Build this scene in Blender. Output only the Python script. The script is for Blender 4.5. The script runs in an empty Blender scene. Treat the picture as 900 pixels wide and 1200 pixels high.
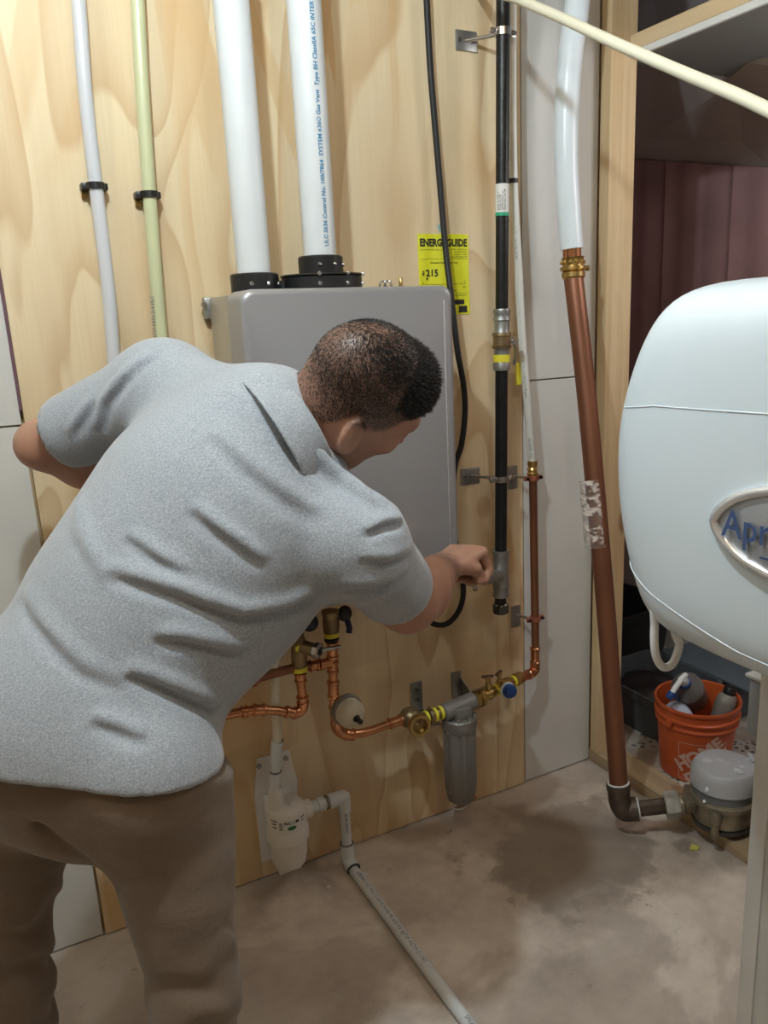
import bpy, bmesh, math, random
import numpy as np
from mathutils import Vector, Matrix, Quaternion
random.seed(7); np.random.seed(7)
scn = bpy.context.scene
COL = scn.collection

# ------------------------------------------------------------------ camera
CY, CP, CR = math.radians(28.157), math.radians(14.569), math.radians(-2.338)
CAM = Vector((0, -1.832, 1.403))
FW = Vector((math.sin(CY)*math.cos(CP), math.cos(CY)*math.cos(CP), -math.sin(CP)))
_r0 = Vector((math.cos(CY), -math.sin(CY), 0)); _u0 = _r0.cross(FW)
RT = _r0*math.cos(CR) + _u0*math.sin(CR)
UP = -_r0*math.sin(CR) + _u0*math.cos(CR)
cd = bpy.data.cameras.new('camera'); cam = bpy.data.objects.new('camera', cd); COL.objects.link(cam)
m = Matrix((RT, UP, -FW)).transposed().to_4x4(); m.translation = CAM
cam.matrix_world = m
cd.sensor_fit = 'VERTICAL'; cd.sensor_height = 36; cd.lens = 960*36/1200
cd.shift_x = -35.4/1200; cd.shift_y = 21.1/1200; cd.clip_start = .02
scn.camera = cam
def at(px, py, x=None, y=None, z=None, d=None):
    """photo pixel -> the world point where that sight line meets the plane x=, y= or z= (or depth d)"""
    r = FW + RT*((px-485.4)/960) - UP*((py-621.1)/960)
    if x is not None: t = (x-CAM.x)/r.x
    elif y is not None: t = (y-CAM.y)/r.y
    elif z is not None: t = (z-CAM.z)/r.z
    else: t = d
    return CAM + r*t

# ------------------------------------------------------------------ world, lights, exposure
w = bpy.data.worlds.new('world'); scn.world = w; w.use_nodes = True
w.node_tree.nodes['Background'].inputs[0].default_value = (.80, .86, 1, 1)
w.node_tree.nodes['Background'].inputs[1].default_value = .08
scn.view_settings.view_transform = 'Standard'; scn.view_settings.look = 'None'
scn.view_settings.exposure = 0.0; scn.view_settings.gamma = 1
def lamp(name, loc, power, radius, col=(.76, .91, 1)):
    l = bpy.data.lights.new(name, 'POINT'); l.energy = power; l.shadow_soft_size = radius; l.color = col
    o = bpy.data.objects.new(name, l); o.location = loc; COL.objects.link(o); return o
LAMPS = [((.14, -1.02, 2.36), 49, .03), ((-.62, -1.04, 2.46), 13, .03)]
for i, (p, e, r) in enumerate(LAMPS): lamp('point_light', p, e, r)
lamp('point_light', (.50, -1.75, 2.38), 9, .06, (1, .93, .84))
lamp('point_light', (1.98, -.85, 1.9), 13, .15, (1, .97, .95))  # fill light added to lift the side room, no known fixture there

# ------------------------------------------------------------------ materials
MATS = {}
def mat(name, col, rough=.5, metal=0, noise=0, scale=8, bump=0, bscale=40, col2=None, spec=.5, coat=0, trans=0, stretch=(1, 1, 1), emit=None, sss=0, sheen=0, detail=4):
    if name in MATS: return MATS[name]
    M = bpy.data.materials.new(name); M.use_nodes = True; nt = M.node_tree; N = nt.nodes; L = nt.links
    b = N['Principled BSDF']; b.inputs['Roughness'].default_value = rough; b.inputs['Metallic'].default_value = metal
    b.inputs['Specular IOR Level'].default_value = spec; b.inputs['Coat Weight'].default_value = coat
    b.inputs['Base Color'].default_value = (*col, 1); b.inputs['Sheen Weight'].default_value = sheen
    if trans: b.inputs['Transmission Weight'].default_value = trans
    if sss:
        b.inputs['Subsurface Weight'].default_value = sss; b.inputs['Subsurface Radius'].default_value = (1, .4, .2); b.inputs['Subsurface Scale'].default_value = .008
    if emit: b.inputs['Emission Color'].default_value = (*col, 1); b.inputs['Emission Strength'].default_value = emit
    tc = N.new('ShaderNodeTexCoord'); mp = N.new('ShaderNodeMapping'); mp.inputs['Scale'].default_value = stretch
    L.new(tc.outputs['Object'], mp.inputs[0])
    if noise or col2:
        n = N.new('ShaderNodeTexNoise'); n.inputs['Scale'].default_value = scale; n.inputs['Detail'].default_value = detail; L.new(mp.outputs[0], n.inputs['Vector'])
        r = N.new('ShaderNodeValToRGB'); r.color_ramp.elements[0].position = .35; r.color_ramp.elements[1].position = .65
        c2 = col2 or tuple(c*(1-noise) for c in col)
        r.color_ramp.elements[0].color = (*c2, 1); r.color_ramp.elements[1].color = (*col, 1)
        L.new(n.outputs['Fac'], r.inputs[0]); L.new(r.outputs[0], b.inputs['Base Color'])
    if bump:
        n2 = N.new('ShaderNodeTexNoise'); n2.inputs['Scale'].default_value = bscale; n2.inputs['Detail'].default_value = 3; L.new(mp.outputs[0], n2.inputs['Vector'])
        bp = N.new('ShaderNodeBump'); bp.inputs['Strength'].default_value = bump; bp.inputs['Distance'].default_value = .002
        L.new(n2.outputs['Fac'], bp.inputs['Height']); L.new(bp.outputs[0], b.inputs['Normal'])
    MATS[name] = M; return M

class NT:
    """small helper for node graphs"""
    def __init__(s, name):
        s.M = bpy.data.materials.new(name); s.M.use_nodes = True; s.nt = s.M.node_tree; s.b = s.nt.nodes['Principled BSDF']; MATS[name] = s.M
    def n(s, t, **k):
        o = s.nt.nodes.new(t)
        for a, v in k.items():
            if a.startswith('i_'): o.inputs[a[2:].replace('_', ' ')].default_value = v
            else: setattr(o, a, v)
        return o
    def l(s, a, b): s.nt.links.new(a, b)
    def ramp(s, fac, stops, interp='LINEAR'):
        r = s.n('ShaderNodeValToRGB'); cr = r.color_ramp; cr.interpolation = interp
        while len(cr.elements) < len(stops): cr.elements.new(.5)
        for e, (p, c) in zip(cr.elements, stops):
            e.position = p; e.color = (*c, 1) if isinstance(c, tuple) else (c, c, c, 1)
        s.l(fac, r.inputs[0]); return r.outputs[0]
    def noise(s, vec, scale, detail=3, rough=.5, dist=0):
        n = s.n('ShaderNodeTexNoise'); n.inputs['Scale'].default_value = scale; n.inputs['Detail'].default_value = detail
        n.inputs['Roughness'].default_value = rough; n.inputs['Distortion'].default_value = dist; s.l(vec, n.inputs['Vector']); return n.outputs['Fac']
    def coord(s, scale=(1, 1, 1), loc=(0, 0, 0), rot=(0, 0, 0)):
        tc = s.n('ShaderNodeTexCoord'); mp = s.n('ShaderNodeMapping')
        mp.inputs['Scale'].default_value = scale; mp.inputs['Location'].default_value = loc; mp.inputs['Rotation'].default_value = rot
        s.l(tc.outputs['Object'], mp.inputs[0]); return mp.outputs[0]
    def math(s, op, a, b=None, c=None):
        m = s.n('ShaderNodeMath'); m.operation = op
        for i, v in enumerate((a, b, c)):
            if v is None: continue
            if isinstance(v, (int, float)): m.inputs[i].default_value = v
            else: s.l(v, m.inputs[i])
        return m.outputs[0]
    def mix(s, fac, a, b, mode='MIX'):
        m = s.n('ShaderNodeMix'); m.data_type = 'RGBA'; m.blend_type = mode
        for i, v in ((0, fac), (6, a), (7, b)):
            if isinstance(v, (int, float)): m.inputs[i].default_value = v
            elif isinstance(v, tuple): m.inputs[i].default_value = (*v, 1)
            else: s.l(v, m.inputs[i])
        return m.outputs[2]
    def bump(s, h, strength=.3, dist=.002):
        b = s.n('ShaderNodeBump'); b.inputs['Strength'].default_value = strength; b.inputs['Distance'].default_value = dist
        s.l(h, b.inputs['Height']); s.l(b.outputs[0], s.b.inputs['Normal'])

def plywood_mat():
    s = NT('plywood'); v = s.coord((1, 1, .24))
    base = s.noise(v, 2.6, 2.5, .45, .9)
    fr = s.math('FRACT', s.math('MULTIPLY', base, 9.0))           # contour bands = cathedral grain
    band = s.ramp(fr, [(0, 0.0), (.06, 1.0), (.35, .35), (.9, 0.0), (1, 0.0)])
    mask = s.ramp(s.noise(s.coord((1.3, 1, .35), (3, 0, 1)), 3.0, 2), [(.42, 0.0), (.6, 1.0)])
    fine = s.noise(s.coord((1, 1, .02)), 220, 2)
    c = s.mix(fine, (.73, .575, .35), (.81, .675, .455))
    c = s.mix(s.math('MULTIPLY', band, .6), c, (.52, .31, .13))
    patch = s.ramp(s.math('FRACT', s.math('MULTIPLY', s.noise(s.coord((1, 1, .2), (7, 0, 2)), 3.2, 2, .4, 1.1), 5)), [(0, 0.0), (.62, 0.0), (.68, 1.0), (.95, 1.0), (1, 0.0)])
    c = s.mix(s.math('MULTIPLY', s.math('MULTIPLY', patch, mask), .78), c, (.62, .39, .17))
    gr = s.ramp(s.noise(s.coord((1, 1, .5), (1, 0, 5)), 5, 3), [(.35, 0.0), (.7, 1.0)])
    c = s.mix(s.math('MULTIPLY', gr, .25), c, (.70, .58, .42))
    vo = s.n('ShaderNodeTexVoronoi'); vo.inputs['Scale'].default_value = 3.1; s.l(s.coord((1, 1, .8), (.3, 0, .2)), vo.inputs['Vector'])
    knot = s.ramp(vo.outputs['Distance'], [(0, 1.0), (.06, .8), (.09, 0.0)])
    c = s.mix(s.math('MULTIPLY', knot, .6), c, (.42, .22, .09))
    s.l(c, s.b.inputs['Base Color']); s.b.inputs['Roughness'].default_value = .55
    s.bump(fine, .25, .0006); return s.M
def lumber_mat(name='lumber', a=(.70, .53, .32), b=(.56, .38, .19), st=(1, 1, .06)):
    s = NT(name); v = s.coord(st)
    n = s.noise(v, 26, 4, .6, .4); g = s.noise(s.coord(st, (4, 2, 1)), 90, 2)
    c = s.mix(s.ramp(n, [(.35, 0.0), (.65, 1.0)]), a, b)
    c = s.mix(s.math('MULTIPLY', g, .3), c, (.82, .68, .46))
    vo = s.n('ShaderNodeTexVoronoi'); vo.inputs['Scale'].default_value = 7; s.l(s.coord(tuple(max(q, .45) for q in st), (.1, .4, .2)), vo.inputs['Vector'])
    k = s.ramp(vo.outputs['Distance'], [(0, 1.0), (.12, .9), (.165, 0.0)])
    c = s.mix(s.math('MULTIPLY', k, .75), c, (.25, .13, .06))
    s.l(c, s.b.inputs['Base Color']); s.b.inputs['Roughness'].default_value = .65; s.bump(g, .3, .001); return s.M
def drywall_mat(name='drywall', a=(.68, .67, .64)):
    s = NT(name)
    n = s.ramp(s.noise(s.coord(), 2.2, 4), [(.3, tuple(q*.9 for q in a)), (.7, a)])
    smear = s.ramp(s.noise(s.coord((1, 1, .6), (2, 0, 3)), 6, 3, .5, .8), [(.55, 0.0), (.62, 1.0)])
    c = s.mix(s.math('MULTIPLY', smear, .22), n, (.74, .73, .70))
    s.l(c, s.b.inputs['Base Color']); s.b.inputs['Roughness'].default_value = .85; s.bump(s.noise(s.coord(), 160, 2), .12, .0006); return s.M
def concrete_mat():
    s = NT('concrete')
    big = s.noise(s.coord((1, 1, 1), (1.3, .4, 0)), 1.7, 5, .6, .5); mid = s.noise(s.coord(), 7, 6, .65); fine = s.noise(s.coord(), 90, 3, .7)
    c = s.ramp(mid, [(.3, (.46, .39, .335)), (.5, (.62, .545, .475)), (.72, (.76, .69, .61))])
    damp = s.ramp(big, [(.44, 1.0), (.49, .75), (.53, 0.0)])
    # damp stain beside the partition
    tc = s.n('ShaderNodeTexCoord'); d = s.n('ShaderNodeVectorMath'); d.operation = 'SUBTRACT'; s.l(tc.outputs['Object'], d.inputs[0]); d.inputs[1].default_value = (.42, .40, 0)
    sc = s.n('ShaderNodeVectorMath'); sc.operation = 'MULTIPLY'; s.l(d.outputs[0], sc.inputs[0]); sc.inputs[1].default_value = (3.2, 3.2, 1)
    ln = s.n('ShaderNodeVectorMath'); ln.operation = 'LENGTH'; s.l(sc.outputs[0], ln.inputs[0])
    dd = s.math('ADD', ln.outputs['Value'], s.math('MULTIPLY', s.math('SUBTRACT', s.noise(s.coord(), 5.5, 5, .6), .5), 2.6))
    st = s.ramp(dd, [(.55, 1.0), (.75, .7), (.9, 0.0)])
    dm = s.math('MAXIMUM', s.math('MULTIPLY', damp, .42), s.math('MULTIPLY', st, .72))
    c = s.mix(dm, c, (.22, .175, .14))
    sp = s.ramp(s.noise(s.coord((1, 1, 1), (9, 3, 0)), 24, 4, .7), [(.66, 0.0), (.72, 1.0)])
    c = s.mix(s.math('MULTIPLY', sp, .5), c, (.12, .10, .08))
    # gritty white-and-black speckle past the bottom plate
    tx = s.n('ShaderNodeSeparateXYZ'); s.l(tc.outputs['Object'], tx.inputs[0]); gm = s.math('GREATER_THAN', tx.outputs['X'], .875)
    gm = s.math('MULTIPLY', gm, s.ramp(s.noise(s.coord((1, 1, 1), (5, 1, 0)), 5, 2), [(.42, 0.0), (.5, 1.0)]))
    v2 = s.n('ShaderNodeTexVoronoi'); v2.inputs['Scale'].default_value = 46; s.l(tc.outputs['Object'], v2.inputs['Vector'])
    c = s.mix(s.math('MULTIPLY', gm, .8), c, s.ramp(v2.outputs['Distance'], [(.3, (.07, .065, .06)), (.42, (.62, .60, .57))]))
    s.l(c, s.b.inputs['Base Color']); s.b.inputs['Roughness'].default_value = .72
    s.bump(s.math('ADD', mid, s.math('MULTIPLY', fine, .3)), .5, .003); return s.M
def heather_mat():
    s = NT('heather_jersey')
    a = s.noise(s.coord((1, 1, .35)), 620, 3, .7); b = s.noise(s.coord((.5, 1, 1), (3, 1, 2)), 420, 3, .7)
    f = s.math('ADD', s.math('MULTIPLY', a, .55), s.math('MULTIPLY', b, .45))
    c = s.ramp(f, [(.36, (.235, .265, .31)), (.5, (.345, .38, .43)), (.62, (.47, .51, .565))])
    s.l(c, s.b.inputs['Base Color']); s.b.inputs['Roughness'].default_value = .9; s.b.inputs['Sheen Weight'].default_value = .35
    s.bump(s.math('ADD', s.noise(s.coord(), 700, 1), s.math('MULTIPLY', s.noise(s.coord((.6, 1, 1.2)), 24, 3), 1.5)), .35, .0015); return s.M

PLY = plywood_mat(); LUM = lumber_mat(); LUMH = lumber_mat('lumber_flat', st=(1, .06, 1)); DIRTYLUM = lumber_mat('dirty_lumber', (.38, .27, .16), (.26, .18, .11), (1, .06, 1))
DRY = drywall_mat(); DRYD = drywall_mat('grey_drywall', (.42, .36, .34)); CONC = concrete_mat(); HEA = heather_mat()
BLACKP = mat('black_plastic', (.012, .012, .013), .4); RUBBER = mat('black_rubber', (.01, .01, .011), .55)
PVC = mat('white_pvc', (.70, .73, .745), .32, noise=.04, scale=12); CREAM = mat('cream_plastic', (.78, .72, .56), .35)
BLKIRON = mat('black_steel', (.018, .018, .019), .38, .3, noise=.4, scale=30, bump=.3, bscale=150)
ZINC = mat('zinc', (.42, .43, .42), .42, .85, noise=.25, scale=18, bump=.15, bscale=90)
GALV = mat('galvanized', (.72, .72, .70), .45, .35, noise=.12, scale=9)
BRASS = mat('brass', (.62, .44, .17), .28, 1, noise=.25, scale=20); OLDBRASS = mat('old_brass', (.36, .27, .15), .42, .9, noise=.35, scale=25, bump=.2, bscale=120)
COPPER = mat('copper', (.72, .33, .17), .25, 1, noise=.25, scale=22); DULLCOPPER = mat('dull_copper', (.36, .16, .09), .42, .75, noise=.35, scale=10, stretch=(1, 1, .3))
YEL = mat('yellow', (.85, .78, .05), .5); WHITEP = mat('white_plastic', (.80, .82, .83), .35)
BLUE = mat('blue_plastic', (.02, .07, .28), .35); STEEL = mat('steel', (.55, .55, .55), .25, 1)

# ------------------------------------------------------------------ mesh builder
ORG = {}
def tag(o, label=None, cat=None, group=None, kind=None):
    for k, v in (('label', label), ('category', cat), ('group', group), ('kind', kind)):
        if v: o[k] = v
    return o
def thing(name, label, cat, loc=(0, 0, 0), group=None):
    o = bpy.data.objects.new(name, None); o.location = loc; o.empty_display_size = .05; COL.objects.link(o); ORG[o.name] = Vector(loc)
    return tag(o, label, cat, group)
def frame(axis, up=None):
    z = Vector(axis).normalized(); u = Vector(up) if up else (Vector((0, 0, 1)) if abs(z.z) < .9 else Vector((0, 1, 0)))
    x = u.cross(z).normalized(); y = z.cross(x); return Matrix((x, y, z)).transposed()
class MB:
    def __init__(s): s.bm = bmesh.new()
    def ring(s, c, F, r, n, r2=None, ph=0):
        r2 = r if r2 is None else r2
        return [s.bm.verts.new(Vector(c) + F @ Vector((math.cos(a)*r, math.sin(a)*r2, 0))) for a in [2*math.pi*(i+ph)/n for i in range(n)]]
    def skin(s, A, B):
        n = len(A)
        for i in range(n): s.bm.faces.new((A[i], A[(i+1) % n], B[(i+1) % n], B[i]))
    def lathe(s, prof, origin, axis, n=24, caps=True, up=None):
        """prof = [(distance along axis, radius)]"""
        F = frame(axis, up); o = Vector(origin); a = Vector(axis).normalized(); R_ = [s.ring(o + a*t, F, max(r, 1e-4), n) for t, r in prof]
        for A, B in zip(R_, R_[1:]): s.skin(A, B)
        if caps: s.bm.faces.new(R_[0][::-1]); s.bm.faces.new(R_[-1])
        return s
    def cyl(s, p0, p1, r0, r1=None, n=20):
        p0 = Vector(p0); p1 = Vector(p1); return s.lathe([(0, r0), ((p1-p0).length, r0 if r1 is None else r1)], p0, p1-p0, n)
    def hexa(s, p0, p1, r): return s.cyl(p0, p1, r, n=6)
    def tube(s, pts, r, n=16, smooth=0, caps=True):
        P = [Vector(p) for p in pts]
        if smooth: P = catmull(P, smooth)
        rr = r if callable(r) else (lambda t: r)
        F = frame(P[1]-P[0]); prev = None; L = len(P)
        for i, p in enumerate(P):
            t = (P[min(i+1, L-1)]-P[max(i-1, 0)]).normalized()
            q = F.col[2].rotation_difference(t).to_matrix(); F = q @ F
            ring = s.ring(p, F, rr(i/(L-1)), n)
            if prev: s.skin(prev, ring)
            elif caps: s.bm.faces.new(ring[::-1])
            prev = ring
        if caps: s.bm.faces.new(prev)
        return s
    def box(s, lo, hi, bev=0, rot=None, seg=2):
        lo = Vector(lo); hi = Vector(hi); c = (lo+hi)/2; d = hi-lo
        b2 = bmesh.new(); bmesh.ops.create_cube(b2, size=1); bmesh.ops.scale(b2, vec=d, verts=b2.verts)
        if bev: bmesh.ops.bevel(b2, geom=b2.edges[:], offset=bev, segments=seg, affect='EDGES', profile=.5)
        if rot is not None: bmesh.ops.transform(b2, matrix=rot.to_4x4(), verts=b2.verts)
        bmesh.ops.translate(b2, vec=c, verts=b2.verts); s.join(b2); return s
    def join(s, b2):
        b2.verts.index_update(); mp = [s.bm.verts.new(v.co) for v in b2.verts]
        for f in b2.faces:
            try: s.bm.faces.new([mp[v.index] for v in f.verts])
            except ValueError: pass
        b2.free()
    def prism(s, poly, d):
        """poly = world points of one face, d = extrusion vector"""
        d = Vector(d); A = [s.bm.verts.new(Vector(p)) for p in poly]; B = [s.bm.verts.new(Vector(p)+d) for p in poly]
        s.bm.faces.new(A[::-1]); s.bm.faces.new(B); s.skin(A, B); return s
    def sphere(s, c, r, sc=(1, 1, 1), n=20, rot=None):
        b2 = bmesh.new(); bmesh.ops.create_uvsphere(b2, u_segments=n, v_segments=max(6, n*2//3), radius=r); bmesh.ops.scale(b2, vec=sc, verts=b2.verts)
        if rot is not None: bmesh.ops.transform(b2, matrix=rot.to_4x4(), verts=b2.verts)
        bmesh.ops.translate(b2, vec=c, verts=b2.verts); s.join(b2); return s
    def torus(s, c, axis, R_, r, n=28, k=10):
        F = frame(axis); rings = []
        for i in range(n):
            a = 2*math.pi*i/n; d = F @ Vector((math.cos(a), math.sin(a), 0)); z = F.col[2]
            rings.append([s.bm.verts.new(Vector(c) + d*(R_+r*math.cos(b)) + z*(r*math.sin(b))) for b in [2*math.pi*j/k for j in range(k)]])
        for i in range(n): s.skin(rings[i], rings[(i+1) % n])
        return s
    def clusters(s):
        bm = s.bm; bm.verts.index_update(); bm.verts.ensure_lookup_table(); seen = [-1]*len(bm.verts); isl = []
        for v in bm.verts:
            if seen[v.index] >= 0: continue
            k = len(isl); st = [v]; seen[v.index] = k; idx = []
            while st:
                u = st.pop(); idx.append(u.index)
                for e in u.link_edges:
                    o = e.other_vert(u)
                    if seen[o.index] < 0: seen[o.index] = k; st.append(o)
            isl.append(idx)
        if len(isl) > 60: return [sum(isl, [])]
        B = []
        for idx in isl:
            c = [bm.verts[i].co for i in idx]; B.append([min(q[a] for q in c)-4e-4 for a in range(3)]+[max(q[a] for q in c)+4e-4 for a in range(3)])
        par = list(range(len(isl)))
        def f(i):
            while par[i] != i: i = par[i]
            return i
        for i in range(len(isl)):
            for j in range(i):
                if all(B[i][a] <= B[j][a+3] and B[j][a] <= B[i][a+3] for a in range(3)): par[f(i)] = f(j)
        G = {}
        for i, idx in enumerate(isl): G.setdefault(f(i), []).extend(idx)
        return list(G.values())
    def build(s, name, material, parent=None, smooth=True, angle=40, split=True, **props):
        if parent is not None and split and name not in ('print', 'sealant_smear'):
            G = s.clusters()
            if len(G) > 1:
                first = None
                for g in G:
                    m2 = MB(); mp = {}; gs = set(g)
                    for f in s.bm.faces:
                        if f.verts[0].index in gs:
                            for v in f.verts:
                                if v.index not in mp: mp[v.index] = m2.bm.verts.new(v.co)
                            m2.bm.faces.new([mp[v.index] for v in f.verts])
                    o = m2.build(name, material, parent, smooth, angle, False, **props); first = first or o
                s.bm.free(); return first
        bmesh.ops.recalc_face_normals(s.bm, faces=s.bm.faces[:])
        me = bpy.data.meshes.new(name)
        V = [v.co.copy() for v in s.bm.verts]
        if parent is not None: org = ORG[parent.name]; o_ = org
        else:
            xs = [v.x for v in V]; ys = [v.y for v in V]; zs = [v.z for v in V]
            o_ = Vector(((min(xs)+max(xs))/2, (min(ys)+max(ys))/2, min(zs)))
        for v in s.bm.verts: v.co = v.co - o_
        s.bm.to_mesh(me); s.bm.free()
        if smooth:
            me.shade_smooth(); me.set_sharp_from_angle(angle=math.radians(angle))
        me.materials.append(material)
        o = bpy.data.objects.new(name, me); COL.objects.link(o); ORG[o.name] = o_
        if parent is not None: o.parent = parent
        else: o.location = o_
        tag(o, props.get('label'), props.get('cat'), props.get('group'), props.get('kind')); return o
def catmull(P, k):
    P = [Vector(p) for p in P]; Q = [P[0]*2-P[1]] + P + [P[-1]*2-P[-2]]; out = []
    for i in range(1, len(Q)-2):
        a, b, c, d = Q[i-1:i+3]
        for j in range(k):
            t = j/k; out.append(.5*((2*b) + (c-a)*t + (2*a-5*b+4*c-d)*t*t + (3*b-a-3*c+d)*t**3))
    out.append(P[-1]); return out
def V3(*a): return Vector(a)
def lerp(a, b, t): return Vector(a)*(1-t)+Vector(b)*t

def text_obj(name, body, size, material, parent, O, X, Y, wrap=None, bold=0, align='LEFT', thick=.0004, label=None, sx=1):
    """flat lettering at O with reading direction X and up Y; wrap=(axis point, axis dir, radius) bends it round a cylinder"""
    cu = bpy.data.curves.new('t', 'FONT'); cu.body = body; cu.size = size; cu.offset = bold; cu.align_x = align; cu.resolution_u = 2
    to = bpy.data.objects.new('t', cu); COL.objects.link(to); dg = bpy.context.evaluated_depsgraph_get(); dg.update()
    me = bpy.data.meshes.new_from_object(to.evaluated_get(dg)); bpy.data.objects.remove(to)
    X = Vector(X).normalized(); Y = Vector(Y).normalized(); Z = X.cross(Y); O = Vector(O)
    bm = bmesh.new(); bm.from_mesh(me)
    if wrap: bmesh.ops.subdivide_edges(bm, edges=[e for e in bm.edges if e.calc_length() > size*.3], cuts=1)
    org = ORG[parent.name]
    for v in bm.verts:
        p = O + X*(v.co.x*sx) + Y*v.co.y
        if wrap:
            c, a, r = Vector(wrap[0]), Vector(wrap[1]).normalized(), wrap[2]
            h = (p-c).dot(a); ref = (O-c) - a*((O-c).dot(a)); ref.normalize(); tang = a.cross(ref); arc = (p-O).dot(tang)
            p = c + a*h + (ref*math.cos(arc/r) + tang*math.sin(arc/r))*(r+thick)
        else: p = p + Z*thick
        v.co = p - org
    bm.to_mesh(me); bm.free(); me.materials.clear(); me.materials.append(material); me.name = name
    o = bpy.data.objects.new(name, me); COL.objects.link(o); o.parent = parent; ORG[o.name] = org
    if label: o['label'] = label
    return o
INK = mat('black_ink', (.02, .02, .02), .6); BLUEINK = mat('blue_ink', (.03, .22, .42), .6); GREYINK = mat('grey_ink', (.15, .15, .17), .6)
# ================================================================== the setting
def structure(mb, name, m, parent=None, **k):
    o = mb.build(name, m, parent, smooth=False, **k)
    if parent is None: o['kind'] = 'structure'
    return o
structure(MB().box((-1.7, -3.6, -.1), (3.3, 2.2, 0)), 'floor', CONC)
wb = structure(MB().box((-1.7, .022, 0), (1.676, .11, 2.62)), 'wall_back', LUM)
SEAM = 1.222
for x0, x1 in ((-1.7, .094), (1.336, 1.586)):
    for z0, z1 in ((.004, SEAM-.002), (SEAM+.002, 2.44)):
        structure(MB().box((x0, .004, z0), (x1, .0215, z1), .001), 'drywall_panel', DRY, wb)
structure(MB().box((.0942, -.0005, SEAM+.03), (.0995, .0215, 2.44)), 'edge_strip', mat('purple_tape', (.16, .08, .10), .8), wb, label='dark purple paper edge beside the plywood')
structure(MB().box((-1.8, -3.6, 0), (-1.7, .11, 2.62)), 'wall_left', mat('bare_block', (.45, .33, .22), .9, noise=.2, scale=4))
structure(MB().box((-1.8, -3.7, 0), (3.3, -3.6, 2.62)), 'wall_front', mat('bare_block', (.3, .3, .3)))
structure(MB().box((-1.8, -3.7, 2.62), (1.7, .11, 2.7)), 'ceiling', mat('ceiling_board', (.58, .40, .21), .8, noise=.2, scale=3))
# plywood backer
ply = MB().box((.1, 0, .003), (1.33, .0215, 2.44), .0015).build('plywood_sheet', PLY, smooth=False, label='full-height yellow pine plywood sheet on the wall behind the water heater', cat='plywood')

# partition of bare studs to the right
wr = bpy.data.objects.new('wall_right', None); COL.objects.link(wr); ORG[wr.name] = Vector((1.63, -.6, 0)); wr.location = ORG[wr.name]; wr['kind'] = 'structure'
structure(MB().box((1.587, -1.9, 0), (1.676, .02, .038), .002), 'bottom_plate', DIRTYLUM, wr)
structure(MB().box((1.587, -.039, .0385), (1.676, -.001, 2.3), .002), 'stud', LUM, wr)
structure(MB().box((1.587, -.655, .0385), (1.676, -.617, 2.044), .002), 'stud', LUM, wr)
structure(MB().box((1.65, -1.9, 2.045), (1.74, -.0395, 2.083), .002), 'top_plate', LUMH, wr)
# room beyond the studs
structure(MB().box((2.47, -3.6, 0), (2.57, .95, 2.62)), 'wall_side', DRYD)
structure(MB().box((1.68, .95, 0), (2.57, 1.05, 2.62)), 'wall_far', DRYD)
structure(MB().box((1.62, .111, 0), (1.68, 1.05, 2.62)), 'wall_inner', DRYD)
structure(MB().box((2.452, -3.5, 0), (2.4695, .94, .085), .004), 'baseboard_side', mat('white_trim', (.62, .60, .57), .5))
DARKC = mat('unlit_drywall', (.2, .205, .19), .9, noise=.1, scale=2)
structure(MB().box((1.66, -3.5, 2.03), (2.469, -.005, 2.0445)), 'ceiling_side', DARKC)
structure(MB().box((1.6505, -1.9, 2.0292), (1.6598, -.04, 2.0449)), 'trim_1', mat('white_edge', (.75, .76, .74), .6))
# sloping underside above the store room and its dark hangings
pts = [at(735, 186, x=2.466), at(905, 198, x=2.466), at(905, 78, x=1.99), at(740, 50, x=1.99)]
BROWN = mat('brown_grey_board', (.50, .45, .41), .9, noise=.12, scale=3)
structure(MB().prism(pts, (.0, .004, .02)), 'trim_2', BROWN)
MAROON = mat('maroon_sheet', (.36, .20, .195), .8, noise=.25, scale=4, bump=.4, bscale=5)
mw = thing('sheeting', 'dark maroon sheeting hung in panels on the wall past the studs', 'sheeting', (2.45, .3, .4))
ys = [.93, .62, .30, .0, -.35, -.75, -1.2]
for i in range(6):
    bot = .40
    mb = MB(); y0, y1 = ys[i+1]+.004, ys[i]; nseg = 8; A = []; B = []
    for j in range(nseg+1):
        y = y0+(y1-y0)*j/nseg; dx = .006*math.sin(j*1.9+i)
        zt = 1.99 - (.9-y)*.21 if y < .9 else 1.99
        A.append(V3(2.452+dx, y, bot)); B.append(V3(2.452+dx, y, zt))
    prev = None
    for a, b in zip(A, B):
        r = [mb.bm.verts.new(a), mb.bm.verts.new(b), mb.bm.verts.new(b+V3(.008, 0, 0)), mb.bm.verts.new(a+V3(.008, 0, 0))]
        if prev: mb.skin(prev, r)
        else: mb.bm.faces.new(r)
        prev = r
    mb.bm.faces.new(prev[::-1]); mb.build('panel', MAROON, mw)
mb = MB().box((1.70, .93, .40), (2.44, .945, 2.0)); mb.build('panel', MAROON, mw, smooth=False)
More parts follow.
